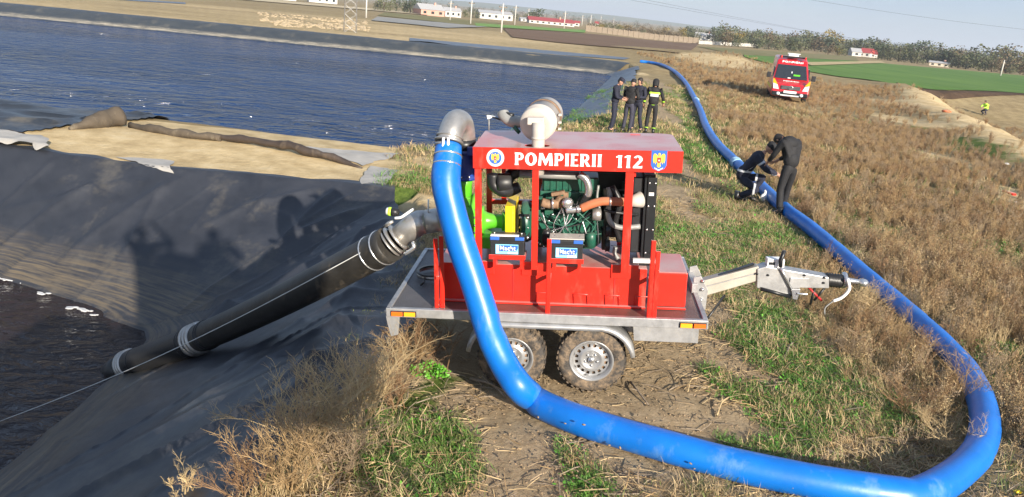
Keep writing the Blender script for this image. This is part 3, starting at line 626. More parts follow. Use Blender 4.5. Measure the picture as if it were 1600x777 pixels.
MB().tube([V(X2(1216, 413, YD), YD-.1), V(X2(1222, 425, YD), YD-.1), V(X2(1237, 454, YD), YD-.1)], .012, 8).build('brake_lever', M['steelb'], tr)
MB().tube([V(X2(1216, 412, YD), YD-.1), V(X2(1216, 402, YD), YD-.1), V(X2(1222, 387, YD), YD-.1)], [.020, .022, .018], 8).build('lever_grip', M['blackm'], tr)
lc = MB().prism([X2(1232, 446, YD), X2(1246, 446, YD), X2(1241, 462, YD), X2(1234, 461, YD)], YD-.12, YD-.085); lc.tube([V(X2(1240, 452, YD), YD-.13), V(X2(1256, 453, YD), YD-.13)], .012, 8); lc.build('ratchet', M['steelb'], tr, .003)
be = MB(); a_, b_ = V(X2(1291, 437, YD)), V(X2(1317, 440, YD)); L_ = (b_-a_).length; prof = []
for i in range(13): prof.append((.060 if i % 2 else .075, L_*i/12))
be.lathe(prof, axisM(a_, b_-a_), n=18); be.build('rubber_bellows', M['rubber'], tr)
cc = V(X2(1318, 438, YD)); MB().lathe([(.045, -.02), (.082, -.015), (.086, 0), (.082, .015), (.045, .02)], axisM(cc, b_-a_), n=20).build('flange_ring', M['steelb'], tr)
hh = MB().tube([cc, V(X2(1330, 439, YD)), V(X2(1347, 441, YD))], [.035, .028, .02], 12); hh.ball(V(X2(1349, 442, YD)), (.05, .05, .04)); hh.build('coupling_head', M['steelb'], tr)
MB().tube(crom([V(X2(1319, 430, YD), YD-.1), V(X2(1321, 445, YD), YD-.12), V(X2(1310, 458, YD), YD-.12), V(X2(1296, 464, YD), YD-.12)], 5), .016, 8).build('brake_away_cable', M['white'], tr)
MB().tube(crom([V(X2(1296, 464, YD), YD-.12), V(X2(1284, 474, YD), YD-.12), V(X2(1283, 484, YD), YD-.12)], 5), .008, 6).build('plug_cable', M['greyp'], tr)
q0 = Vector((3.75, YD, -.05)); q1 = TI @ (at(1106, 497, .3)); MB().tube([V(X2(1132, 462, .9), .9), V(X2(1106, 497, .6), .6)], .012, 6).build('steady_cable', M['blackm'], tr)
for (a_, b_, mt_) in (((1273, 450), (1266, 476), 'blackm'), ((1262, 448), (1284, 470), 'dred'), ((1290, 448), (1272, 470), 'blackm')):
    MB().tube([V(X2(*a_, YD)), V(X2(*b_, YD))], .013, 6).build('jockey_wheel_strut', M[mt_], tr)

# ---- pump set on the bed
pu = empty('pump_unit', TO, TR, 'red open pump frame with lettered canopy and battery trays on the trailer', 'motor pump')
MB().b2((.44, .012, .001), (2.53, 1.25, .010)).build('skid_plate', M['deck'], pu)
MB().b2((2.53, .06, .001), (2.95, 1.7, .006)).build('deck_sheet', M['deck'], pu)
tk = MB().b2((.47, .27, .012), (2.46, 1.15, .40))
tko = tk.build('base_tank', M['red'], pu, .006)
for a_, b_ in ((1.37, .42), (2.22, .42), (.85, .41)):
    MB().b2((a_-.10, .255, .30), (a_+.16, .32, b_+.02)).build('post_foot', M['red'], pu, .005)
for xs in (1.19, 2.16): MB().b2((xs-.003, .262, .03), (xs+.003, .2695, .385)).build('panel_seam', M['dred'], tko)
for xs in (1.42, 2.36, 1.78, 2.08, .8):
    m_ = MB(); m_.tube([(xs, .262, .03), (xs, .250, .13), (xs+.13, .250, .13), (xs+.13, .262, .03)], .006, 6); m_.build('lift_handle', M['red'], tko)
MB().b2((.47, .225, .012), (2.46, .267, .03)).build('base_flange', M['red'], pu, .003)
fb = MB().b2((2.545, .27, .03), (2.84, .86, .375)).build('fuel_box', M['red'], pu, .012)
MB().b2((2.55, .24, .012), (2.84, .27, .028)).build('box_foot', M['red'], fb)
# short front posts
for x0, zt in ((.462, .70), (.515, .725), (1.52, .745), (2.46, .76), (2.505, .66)):
    m_ = MB(); y0 = .02 if x0 > 1 else .07
    if x0 == 1.52: y0 = .02
    m_.b2((x0, y0, .010), (x0+.04, y0+.012, zt)); m_.b2((x0, y0, .010), (x0+.010, y0+.07, zt-.01)); m_.build('lashing_post', M['red'], pu, .003)
for x0 in (2.47, 1.53, .48):
    MB().b2((x0, .05, .30), (x0+.03, .268, .33)).build('post_brace', M['red'], pu)
# frame posts and rails
FX = [(.845, .90), (1.375, .43), (2.205, .43)]
PW = .058
for x0 in (.845, 1.37, 2.205):
    for yy in (.14, 1.0):
        MB().b2((x0, yy, .40), (x0+PW+(.015 if x0 > 2 else 0), yy+PW, 1.366)).build('frame_post', M['red'], pu, .004)
MB().b2((.905, 1.0, .80), (1.37, 1.05, .85)).build('frame_rail', M['red'], pu, .004)
MB().b2((1.43, 1.0, .80), (2.2, 1.05, .85)).build('frame_rail', M['red'], pu, .004)
MB().b2((.85, .2, 1.30), (.90, 1.0, 1.35)).build('frame_rail', M['red'], pu, .004)
MB().b2((1.0, 1.01, .85), (1.05, 1.05, 1.36)).build('frame_rail', M['red'], pu, .004)
MB().b2((2.25, .2, 1.30), (2.30, 1.0, 1.35)).build('frame_rail', M['red'], pu, .004)
# canopy: roof sheet with hole, slot and folded sides
RX0, RX1, RY0, RY1, RZ0, RZ1 = .835, 2.695, .115, 1.065, 1.363, 1.556
out = [(RX0, RY0), (RX1, RY0)]+[(RX1-.16+.16*math.cos(R(a)), RY1-.10+.10*math.sin(R(a))) for a in (0, 20, 45, 70, 90)]+[(RX0+.05, RY1), (RX0, RY1-.03)]
hole_c = (1.405, .245); hole = [(hole_c[0]+.115*math.cos(R(a)), hole_c[1]+.075*math.sin(R(a))) for a in range(0, 360, 15)]
slot = [(2.28, .93), (2.38, .93), (2.38, .96), (2.28, .96)]; slot2 = [(2.28, .99), (2.38, .99), (2.38, 1.005), (2.28, 1.005)]
bm = bmesh.new(); es = []
for loop in (out, hole, slot, slot2):
    vs = [bm.verts.new((a, b_, RZ1)) for a, b_ in loop]
    es += [bm.edges.new((vs[i], vs[(i+1) % len(vs)])) for i in range(len(vs))]
bmesh.ops.triangle_fill(bm, edges=es, use_beauty=True)
for f in bm.faces:
    if f.normal.z < 0: f.normal_flip()
me = bpy.data.meshes.new('canopy_roof'); bm.to_mesh(me); bm.free(); me.materials.append(M['red']); ro = bpy.data.objects.new('canopy_roof', me); COL.objects.link(ro); ro.parent = pu
s_ = ro.modifiers.new('solid', 'SOLIDIFY'); s_.thickness = .004; s_.offset = -1
m_ = MB(); T_ = .006
for i in range(len(out)):
    a, b_ = Vector((*out[i], 0)), Vector((*out[(i+1) % len(out)], 0)); nn = Vector((b_.y-a.y, a.x-b_.x, 0)).normalized()*-T_
    m_.add([(a.x, a.y, RZ0), (b_.x, b_.y, RZ0), (b_.x, b_.y, RZ1), (a.x, a.y, RZ1), (a.x+nn.x, a.y+nn.y, RZ0), (b_.x+nn.x, b_.y+nn.y, RZ0), (b_.x+nn.x, b_.y+nn.y, RZ1-.005), (a.x+nn.x, a.y+nn.y, RZ1-.005)],
           [(0, 1, 2, 3), (7, 6, 5, 4), (0, 4, 5, 1)])
fas = m_.build('canopy_fascia', M['red'], pu)
m_ = MB()
m_.prism([(RX0+.001, RZ0+.004), (RX0+.001, RZ0+.010), (RX1-.001, RZ0+.010), (RX1-.001, RZ0+.004)], RY0+.006, RY0+.03); m_.build('canopy_lip', M['red'], pu)
def text_mesh(txt, size, off, ext, mt, parent, loc, name='lettering', sx=1.0, rot=(R(90), 0, 0), shear=0):
    cu = bpy.data.curves.new(name, 'FONT'); cu.body = txt; cu.size = size; cu.offset = off; cu.extrude = ext; cu.resolution_u = 3; cu.shear = shear; cu.space_character = 1.0+off*3/size*1.2
    o = bpy.data.objects.new(name, cu); COL.objects.link(o); bpy.context.view_layer.update()
    me = bpy.data.meshes.new_from_object(o.evaluated_get(bpy.context.evaluated_depsgraph_get())); bpy.data.objects.remove(o); bpy.data.curves.remove(cu)
    me.materials.clear(); me.materials.append(mt); o = bpy.data.objects.new(name, me); COL.objects.link(o); o.parent = parent; o.location = loc; o.rotation_euler = rot
    vs = [v.co for v in me.vertices]; w_ = max(v.x for v in vs)-min(v.x for v in vs); o.scale = (sx/w_ if sx else 1, 1, 1); return o
def fit_text(txt, xa, xb, zb, h, mt, parent, yy, name='lettering', off=.07, ext=.0015):
    o = text_mesh(txt, 1.0, off, 0.0, mt, parent, (0, 0, 0), name, None)
    vs = np.array([v.co for v in o.data.vertices]); mn = vs.min(0); mx = vs.max(0)
    k = (xb-xa)/(mx[0]-mn[0]); kz = h/(mx[1]-mn[1]); 
    for v in o.data.vertices: v.co = ((v.co.x-mn[0])*k, (v.co.y-mn[1])*kz, 0)
    bm = bmesh.new(); bm.from_mesh(o.data); r_ = bmesh.ops.extrude_face_region(bm, geom=list(bm.faces)); bmesh.ops.translate(bm, verts=[g for g in r_['geom'] if isinstance(g, bmesh.types.BMVert)], vec=(0, 0, ext*2)); bmesh.ops.recalc_face_normals(bm, faces=bm.faces); bm.to_mesh(o.data); bm.free()
    o.location = (xa, yy, zb); o.scale = (1, 1, 1); return o
def arcp(cx, cz, rx, rz, a0, a1, n_=10): return [(cx+rx*math.cos(R(a0+(a1-a0)*i/n_)), cz+rz*math.sin(R(a0+(a1-a0)*i/n_))) for i in range(n_+1)]
def stem(x, w, z0=0, z1=1, f=.035): return [(x-f, z0), (x+w+f, z0), (x+w, z0+.16*(z1-z0)), (x+w, z1-.16*(z1-z0)), (x+w+f, z1), (x-f, z1), (x, z1-.16*(z1-z0)), (x, z0+.16*(z1-z0))]
def band(o_, i_): return [[o_[k], o_[k+1], i_[k+1], i_[k]] for k in range(len(o_)-1)]
GLY = {  # flared bold capitals: (width, polygons)
 'P': (.66, [stem(.04, .22)]+[[(.2, .90), (.2, 1), (.38, 1), (.38, .86), (.2, .86)], [(.2, .40), (.38, .40), (.38, .53), (.2, .53)]]+band(arcp(.38, .70, .27, .30, 90, -90), arcp(.36, .695, .09, .17, 90, -90))),
 'R': (.74, [stem(.04, .22)]+[[(.2, .86), (.38, .86), (.38, 1), (.2, 1)], [(.2, .40), (.38, .40), (.38, .53), (.2, .53)], [(.30, .42), (.48, .45), (.76, 0), (.50, 0)]]+band(arcp(.38, .71, .27, .29, 90, -90), arcp(.36, .705, .09, .16, 90, -90))),
 'O': (.86, band(arcp(.43, .5, .42, .52, 0, 360, 26), arcp(.43, .5, .17, .38, 0, 360, 26))),
 'M': (1.06, [[(.0, 0), (.20, 0), (.24, .72), (.16, 1), (.08, 1)], [(.08, 1), (.32, 1), (.56, .40), (.50, .02)], [(.50, .02), (.56, .02), (.98, 1), (.76, 1), (.52, .42)], [(.78, 0), (1.06, 0), (.98, 1), (.84, .9)]]),
 'I': (.32, [stem(.05, .22)]), 'E': (.58, [stem(.04, .22), [(.2, 0), (.56, -.01), (.56, .17), (.50, .12), (.2, .12)], [(.2, .88), (.5, .88), (.54, .83), (.54, 1.01), (.2, 1)], [(.2, .44), (.44, .44), (.48, .40), (.48, .62), (.44, .56), (.2, .56)]]),
 '1': (.46, [stem(.16, .20), [(.0, .80), (.18, .86), (.34, 1), (.18, 1), (.0, .90)]]),
 '2': (.66, band(arcp(.32, .70, .30, .31, 155, -32, 12), arcp(.30, .72, .10, .17, 155, -32, 12))+[[(.02, 0), (.02, .12), (.36, .60), (.58, .56), (.30, .17), (.26, .0)], [(.02, 0), (.62, 0), (.62, .22), (.55, .15), (.05, .15)]]),
}
def glyph_text(txt, xa, xb, z0, h, mt_, parent, yy):
    k = sum(GLY[c][0] for c in txt)+.09*(len(txt)-1); sx = (xb-xa)/k; x = xa
    for c in txt:
        m_ = MB()
        for q, pl_ in enumerate(GLY[c][1]): m_.prism([(x+a*sx, z0+b_*h) for a, b_ in pl_], yy-.003-.00012*q, yy)
        m_.build('letter' if c.isalpha() else 'numeral', mt_, parent); x += (GLY[c][0]+.09)*sx
glyph_text('POMPIERII', X2(804, 260, RY0)[0], X2(940, 263, RY0)[0], 1.402, .112, M['white'], fas, RY0-.0005)
glyph_text('112', X2(962, 263, RY0)[0], X2(1004, 266, RY0)[0], 1.398, .112, M['white'], fas, RY0-.0005)
# round emblem with an eagle, and the shield
def disc(name, c, r, y, mt, n_=32, a0=0, par=None, e=.002):
    return MB().prism([(c[0]+r*math.cos(2*math.pi*k/n_), c[1]+r*math.sin(2*math.pi*k/n_)) for k in range(n_)], y-e, y, ).build(name, mt, par or fas)
ec = X2(774, 247.5, RY0); ec = (ec[0], 1.462)
disc('emblem_ring', ec, .080, RY0-.0005, M['tape']); disc('emblem_band', ec, .070, RY0-.003, M['white']); disc('emblem_field', ec, .056, RY0-.0055, M['lblue'])
for k in range(22):
    a = 2*math.pi*k/22
    MB().box((ec[0]+.063*math.cos(a), RY0-.0065, ec[1]+.063*math.sin(a)), (.006, .002, .009), rot=(0, -a+math.pi/2, 0)).build('ring_letter', M['lblue'], fas)
def eagle(c, k, y, par):
    wing = [(.07, .05), (.12, .30), (.20, .42), (.33, .46), (.40, .38), (.42, .0), (.36, -.25), (.30, -.10), (.24, -.32), (.17, -.12), (.10, -.2)]
    m_ = MB()
    for s_ in (-1, 1): m_.prism([(c[0]+s_*p_[0]*k, c[1]+p_[1]*k) for p_ in (wing if s_ > 0 else wing[::-1])], y-.002, y)
    m_.prism([(c[0]+a*k, c[1]+b_*k) for a, b_ in [(-.10, -.3), (.10, -.3), (.12, .15), (.06, .30), (.09, .42), (.02, .52), (-.07, .46), (-.06, .30), (-.12, .15)]], y-.003, y-.0005)
    m_.build('eagle', M['gold'], par)
    MB().prism([(c[0]+a*k, c[1]+b_*k) for a, b_ in [(-.13, .18), (-.13, -.10), (0, -.24), (.13, -.10), (.13, .18)]], y-.0055, y-.0035).build('breast_shield', M['dred'], par)
    disc('shield_dot', (c[0], c[1]-.02*k), .06*k, y-.006, M['tape'], 10, par=par)
    disc('tail_boss', (c[0], c[1]-.40*k), .13*k, y-.001, M['gold'], 14, par=par)
eagle(ec, .085, RY0-.008, fas)
sc_ = X2(1029.5, 254, RY0); sc_ = (sc_[0], 1.468)
w_, h_ = .068, .092
sh = [(-w_, h_), (w_, h_), (w_, -.04), (w_*.75, -.07), (0, -h_), (-w_*.75, -.07), (-w_, -.04)]
MB().prism([(sc_[0]+a, sc_[1]+b_) for a, b_ in sh], RY0-.003, RY0-.0005).build('shield_emblem', M['lblue'], fas)
eagle((sc_[0], sc_[1]+.008), .125, RY0-.0045, fas)
MB().prism([(sc_[0]+a, sc_[1]+b_) for a, b_ in [(-.04, -.058), (0, -.078), (.04, -.058), (.035, -.068), (0, -.088), (-.035, -.068)]], RY0-.006, RY0-.0035).build('scroll', M['white'], fas)
# air filter above the roof
ap = MB(); ap.tube([(1.415, .225, 1.30), (1.415, .225, 1.69), (1.418, .24, 1.76)], .058, 20); ap.lathe([(.062, 0), (.062, .02)], Matrix.Translation((1.415, .225, 1.62)), n=20)
af = ap.build('intake_pipe', M['filt'], pu)
fc = Vector(LP(838, 196, .36)); fd = Vector((.16, .80, .12)).normalized()
fm = MB(); fm.lathe([(0, 0), (.11, .0), (.155, .006), (.162, .02), (.162, .10), (.168, .104), (.168, .12), (.160, .125), (.158, .40), (.13, .43), (0, .435)], axisM(fc, fd), n=36)
fl_ = fm.build('air_filter', M['filt'], pu)
MB().lathe([(.164, .0), (.171, .0), (.171, .03), (.164, .03)], axisM(fc+fd*.26, fd), n=36, cap=False).build('strap', M['rust'], fl_)
MB().b2((fc.x-.075, .235, fc.z+.02), (fc.x+.075, .33, fc.z+.085)).build('filter_bracket', M['filt'], fl_, .008)
cl = MB(); side = fd.cross(Vector((0, 0, 1))).normalized()
for dz in (.05, -.02, -.08): cl.box(fc+fd*.2+side*.175+Vector((0, 0, dz)), (.03, .07, .018))
cl.build('filter_clip', M['filt'], fl_)
e0, e1, e2 = LP(824, 190, .62), LP(800, 190, .66), LP(788, 181, .70)
MB().tube(crom([LP(834, 188, .6), e0, e1, e2, LP(786, 176, .72)], 4), .055, 16).build('exhaust_elbow', M['greyp'], pu)
MB().tube([LP(826, 190, .62), LP(819, 190.5, .63)], .062, 16).build('exhaust_clamp', M['steelb'], pu)
MB().tube([LP(790, 178, .68), LP(802, 181, .66)], .022, 10).build('exhaust_flap', M['blackm'], pu)
MB().tube([LP(786, 186, .7), LP(779, 186, .72), LP(763, 181, .76)], [.022, .010, .006], 8).build('rain_cap_lever', M['blackm'], pu)
MB().prism([X2(761, 180, .76), X2(775, 182, .76), X2(762, 186, .76)], .74, .77).build('beacon_vane', M['white'], pu)
MB().tube([LP(764, 186, .76), LP(764, 204, .76)], .006, 6).build('beacon_post', M['greyp'], pu)
MB().tube([LP(803, 198, .6), LP(812, 208, .6)], .02, 8).build('drain_hose', M['greene'], pu)

# ---- engine and pump
en = empty('engine', TO, TR, 'teal green diesel engine with pipes and a black radiator, in the red frame', 'engine')
blk = MB(); 
def bxp(m, x0, z0, x1, z1, y0, y1): return m.b2((x0, y0, z0), (x1, y1, z1))
bxp(blk, 1.36, .56, 2.02, .86, .50, .92); bxp(blk, 1.42, .86, 2.0, 1.06, .56, .9); bxp(blk, 1.40, .50, 1.95, .56, .52, .9)
eb = blk.build('engine_block', M['greene'], en, .012)
bxp(MB(), 1.44, 1.062, 1.98, 1.20, .56, .86).build('rocker_cover', M['greene'], en, .02)
rb = MB()
for i in range(9): rb.b2((1.46+i*.06, .548, 1.07), (1.485+i*.06, .556, 1.19))
rb.build('cover_rib', M['greene'], en)
det = MB(); rr_ = random.Random(3)
for i in range(42):
    x = rr_.uniform(1.38, 2.0); z = rr_.uniform(.53, 1.03); s1, s2 = rr_.uniform(.02, .09), rr_.uniform(.02, .07)
    det.b2((x, .50-rr_.uniform(.005, .05), z), (min(x+s1, 2.04), .53, z+s2))
det.build('engine_casting', M['greene'], en, .004)
det = MB()
for i in range(34):
    x = rr_.uniform(1.36, 2.0); z = rr_.uniform(.53, 1.03); det.lathe([(.012, 0), (.012, .014), (0, .016)], axisM((x, .455-rr_.uniform(0, .02), z), (0, -1, 0)), n=6)
det.build('engine_bolt', M['steelb'], en)
sm_ = MB(); sm_.b2((1.62, .40, .54), (1.78, .5, .64)); sm_.b2((1.82, .41, .56), (1.98, .5, .68)); sm_.build('injection_pump', M['greene'], en, .01)
for (x, z, r_, ln, mt_) in ((1.92, .60, .05, .12, 'greene'), (1.50, .62, .045, .12, 'blackm'), (2.06, .72, .07, .05, 'blackm'), (2.06, .56, .06, .05, 'blackm')):
    if x > 2: MB().lathe([(r_*.4, 0), (r_, .005), (r_*.86, ln/2), (r_, ln-.005), (r_*.4, ln)], axisM((x, .46, z), (1, 0, 0)), n=20).build('pulley', M[mt_], en)
    else: MB().lathe([(r_, 0), (r_, ln), (r_*.7, ln+.02), (0, ln+.02)], axisM((x, .38, z-.03), (0, 0, 1)), n=18).build('oil_filter', M[mt_], en)
# fuel lines and wires
for i in range(26):
    a = Vector((rr_.uniform(1.38, 2.0), .43, rr_.uniform(.52, 1.1))); b_ = Vector((rr_.uniform(1.38, 2.05), .40, rr_.uniform(.50, 1.0))); m1 = (a+b_)/2+Vector((rr_.uniform(-.06, .06), -.03, rr_.uniform(-.12, .06)))
    MB().tube(crom([a, m1, b_], 6), rr_.choice([.005, .007, .009]), 6).build('fuel_line', M[rr_.choice(['greene', 'greene', 'blackm', 'rubber', 'steelb'])], en)
# dark interior pieces: intake box, fan, shroud
MB().tube(crom([LP(770, 272, .5), LP(772, 290, .5), LP(790, 300, .5), LP(812, 292, .5)], 5), [.055]*15+[.05], 18).build('air_duct', M['black'], en)
MB().lathe([(.0, 0), (.10, .005), (.115, .03), (.115, .16), (.1, .18), (0, .18)], axisM(Vector(LP(775, 286, .50)), (1, .25, 0)) @ Matrix.Scale(.8, 4), n=28).build('expansion_drum', M['black'], en)
MB().tube([LP(812, 272, .42), LP(905, 275, .42)], .036, 16).build('charge_pipe', M['greyp'], en)
MB().tube(crom([LP(905, 272, .38), LP(916, 281, .37), LP(920, 296, .37), LP(918, 306, .38)], 5), .036, 16).build('steel_elbow', M['steelb'], en)
hs_ = [(.041 if i % 2 else .034) for i in range(10)]
p0_, p1_ = Vector(LP(918, 304, .38)), Vector(LP(908, 323, .40)); MB().tube([p0_.lerp(p1_, i/9) for i in range(10)], hs_, 16).build('rubber_sleeve', M['rubber'], en)
for q0, q1, q2 in (((902, 270), (912, 276), .032),): pass
MB().tube(crom([LP(846, 316, .36), LP(858, 319, .37), LP(872, 319, .38)], 5), [.042]*10+[.046], 16).build('exhaust_manifold', M['rust'], en)
MB().tube([LP(862, 318, .37), LP(865, 318, .37)], .056, 18).build('v_band_clamp', M['steelb'], en)
MB().lathe([(.02, 0), (.055, .01), (.062, .04), (.05, .07), (.03, .1), (0, .1)], axisM(Vector(LP(870, 316, .42)), (.9, -.4, .2)), n=20).build('turbocharger', M['rust'], en)
tb = MB(); tb.box(LP(872, 302, .42), (.13, .06, .035), rot=(0, -.2, 0)); tb.box(LP(884, 308, .42), (.05, .05, .09)); tb.build('manifold_flange', M['rust'], en, .006)
MB().lathe([(.02, 0), (.05, .01), (.055, .05), (.03, .07), (0, .07)], axisM(Vector(LP(885, 316, .36)), (.3, -1, 0)), n=20).build('compressor_housing', M['steelb'], en)
MB().tube(crom([LP(884, 329, .33), LP(896, 328, .33), LP(908, 326, .34)], 4), .030, 14).build('steel_outlet', M['steelb'], en)
MB().tube([LP(901, 327, .33), LP(905, 327, .33)], .040, 16).build('hose_clamp', M['steelb'], en)
MB().tube(crom([LP(908, 326, .34), LP(922, 320, .34), LP(940, 315, .34), LP(958, 315, .34), LP(976, 316, .34)], 5), .040, 16).build('silicone_hose', M['orange'], en)
MB().tube([LP(952, 315, .34), LP(955, 315, .34)], .043, 16).build('hose_clamp', M['steelb'], en)
MB().tube([LP(982, 316, .36), LP(1001, 312, .42)], [.042, .078], 16).build('radiator_cone', M['filt'], en)
MB().tube(crom([LP(951, 293, .45), LP(953, 305, .44), LP(952, 318, .43), LP(950, 335, .42), LP(956, 350, .42), LP(972, 356, .42), LP(1000, 354, .44)], 5), .026, 12).build('coolant_pipe', M['greyp'], en)
MB().tube(crom([LP(935, 290, .45), LP(933, 310, .44), LP(938, 330, .43)], 5), .012, 8).build('coolant_hose', M['greyp'], en)
MB().tube([LP(944, 328, .40), LP(958, 332, .40), LP(998, 336, .42)], .014, 8).build('coolant_hose', M['rubber'], en)
MB().tube(crom([LP(962, 386, .4), LP(960, 395, .4), LP(966, 405, .38)], 4), .02, 10).build('drain_pipe', M['greyp'], en)
al = MB(); al.lathe([(.03, 0), (.06, .008), (.062, .08), (.03, .09), (0, .09)], axisM(Vector(LP(925, 335, .40)), (1, 0, 0)), n=20)
al.build('alternator', M['steel'], en)
MB().b2((1.45, .93, .50), (2.25, .985, 1.20)).build('shade_panel', M['blackm'], en, .01)  # black panel added behind the engine to stand in for the bay's shade
MB().tube(crom([(1.08, .62, 1.0), (1.12, .66, 1.18), (1.3, .7, 1.24), (1.5, .66, 1.22)], 5), .06, 14).build('intake_hose', M['rubber'], en)
MB().b2((2.03, .50, .50), (2.10, .92, 1.02)).build('front_cover', M['blackm'], en, .01)
MB().tube(crom([(2.1, .45, 1.15), (2.18, .42, 1.0), (2.15, .45, .8), (2.2, .5, .6)], 5), .03, 10).build('radiator_hose', M['rubber'], en)
# radiator and fan
rd = MB(); rd.b2((2.40, .42, .46), (2.50, 1.0, 1.27)); rad = rd.build('radiator', M['blackm'], en, .006)
rs_ = MB(); rs_.b2((2.30, .46, .50), (2.398, .98, 1.24)); rs_.build('fan_shroud', M['black'], en, .01)
rf = MB(); rf.b2((2.43, .405, .47), (2.515, .42, 1.25)); rf.build('radiator_side', M['blackm'], rad, .003)
m_ = MB()
for zz in (.52, .75, .98, 1.2):
    for xx in (2.445, 2.50): m_.lathe([(.010, 0), (.010, .008), (0, .009)], axisM((xx, .405, zz), (0, -1, 0)), n=8)
m_.build('bolt', M['steelb'], rad)
MB().b2((2.445, .402, 1.08), (2.49, .4045, 1.11)).build('sticker', M['white'], rad)
MB().b2((2.33, .37, .425), (2.54, .43, .458)).build('radiator_mount', M['white'], en, .004)
MB().b2((2.33, .37, .40), (2.54, .43, .424)).build('mount_pad', M['blackm'], en)
gr = MB()
for i in range(9): gr.tube([(2.12, .5, .55+i*.07), (2.28, .46, .55+i*.07)], .003, 4)
gr.build('fan_guard', M['blackm'], en)
fn = MB()
for k in range(7):
    a = 2*math.pi*k/7; fn.box((0, 0, 0), (.02, .09, .24), Matrix.Translation((2.24, .72, .85)) @ Matrix.Rotation(a, 4, 'X') @ Matrix.Translation((0, 0, .16)) @ Matrix.Rotation(.5, 4, 'Z'))
fn.build('fan', M['black'], en)
# bell housing, shaft guard and pump
pp = empty('pump', TO, TR, 'bright green centrifugal pump with a dark blue valve and steel elbows, left of the engine', 'pump')
MB().lathe([(0, 0), (.20, 0), (.205, .02), (.205, .06), (.18, .10), (0, .10)], axisM((1.245, .60, .74), (1, 0, 0)), n=32).build('bell_housing', M['greene'], en)
bp_ = MB().b2((1.225, .42, .60), (1.335, .45, .86)).build('coupling_plate', M['blackm'], en, .005)
m_ = MB()
for zz in (.63, .73, .83):
    for xx in (1.245, 1.315): m_.lathe([(.014, 0), (.014, .014), (0, .016)], axisM((xx, .42, zz), (0, -1, 0)), n=8)
m_.build('bolt', M['steelb'], bp_)
yg = MB(); yg.b2((1.105, .36, .60), (1.175, .372, .95)); yg.b2((1.105, .372, .938), (1.195, .80, .95)); yg.b2((1.18, .372, .60), (1.195, .80, .937)); yg.build('shaft_guard', M['yellow'], pp, .003)
CP = (.72, .58, .76)
MB().lathe([(0, 0), (.10, 0), (.19, .03), (.235, .07), (.25, .13), (.235, .19), (.26, .195), (.26, .225), (.20, .23), (.12, .27), (0, .27)], axisM((CP[0]-.14, CP[1], CP[2]), (1, 0, 0)), n=40).build('pump_volute', M['green'], pp)
m_ = MB()
for k in range(20):
    a = 2*math.pi*k/20; m_.lathe([(.011, 0), (.011, .02), (0, .022)], axisM((CP[0]+.085, CP[1]+.245*math.cos(a), CP[2]+.245*math.sin(a)), (1, 0, 0)), n=6)
m_.build('flange_bolt', M['steelb'], pp)
m_ = MB()
for k in range(16):
    a = 2*math.pi*k/16; m_.box((0, 0, 0), (.10, .012, .03), Matrix.Translation((CP[0]-.02, CP[1], CP[2])) @ Matrix.Rotation(a, 4, 'X') @ Matrix.Translation((0, 0, .235)))
m_.build('cooling_rib', M['green'], pp, .002)
MB().lathe([(.14, 0), (.15, .004), (.15, .022), (.10, .026), (.082, .06), (.070, .12), (.070, .20), (.098, .205), (.098, .235), (.06, .24), (0, .26)], axisM((CP[0]+.13, CP[1], CP[2]-.02), (1, 0, 0)), n=28).build('bearing_housing', M['green'], pp)
MB().b2((.86, .42, .50), (1.10, .8, .62)).build('pump_foot', M['green'], pp, .01)
MB().tube([(.66, .58, .95), (.67, .58, 1.10), (.675, .56, 1.18)], [.10, .085, .10], 20).build('riser_pipe', M['green'], pp)
gv = MB(); gv.lathe([(.155, 0), (.155, .025), (.12, .03), (.125, .06), (.135, .10), (.135, .20), (.125, .235), (.12, .25), (.16, .252), (.16, .28), (.10, .281), (0, .281)], Matrix.Translation((.68, .56, 1.17)), n=32)
cv = gv.build('check_valve', M['blue'], pp)
m_ = MB()
for k in range(12):
    a = 2*math.pi*k/12
    for z0_ in (1.196, 1.45): m_.lathe([(.011, 0), (.011, .018), (0, .02)], Matrix.Translation((.68+.142*math.cos(a), .56+.142*math.sin(a), z0_)), n=6)
m_.build('flange_bolt', M['steelb'], cv)
MB().lathe([(.02, 0), (.02, .06), (0, .06)], axisM((.80, .48, 1.30), (.8, -.6, 0)), n=12).build('valve_plug', M['steel'], cv)
vl = MB(); vl.b2((.74, .40, 1.42), (.80, .44, 1.50)); vl.build('valve_bracket', M['blue'], cv, .004)
# top elbow: rises from the valve and bends over towards the viewer, ends at the hose
E0 = Vector((.685, .56, 1.45)); 
path = crom([E0, E0+Vector((0, -.005, .13)), Vector((.675, .50, 1.70)), Vector((.645, .39, 1.735)), Vector((.615, .29, 1.67)), Vector((.60, .235, 1.575))], 6)
MB().tube(path, .112, 26).build('top_elbow', M['steel'], pp)
MB().tube([E0, E0+Vector((0, 0, .10))], .118, 26).build('elbow_collar', M['blackm'], pp)
en_ = path[-1]; dn = (path[-1]-path[-3]).normalized()
for k_, r_, w_ in ((-.015, .134, .024), (-.055, .126, .02), (.03, .122, .03)):
    MB().lathe([(r_-.02, 0), (r_, .003), (r_, w_-.003), (r_-.02, w_)], axisM(en_+dn*k_, dn), n=28, cap=False).build('coupling_ring', M['steel'], pp)
for dx_, a_ in ((-.01, 0), (.035, .02)):
    lv = MB(); q = en_+Vector((dx_-.02, -.128, .0)); lv.tube([q+Vector((0, .01, .06)), q+Vector((0, -.012, -.03)), q+Vector((-.015+a_, -.012, -.17))], [.012, .015, .009], 8); lv.build('latch_lever', M['white'], pp)
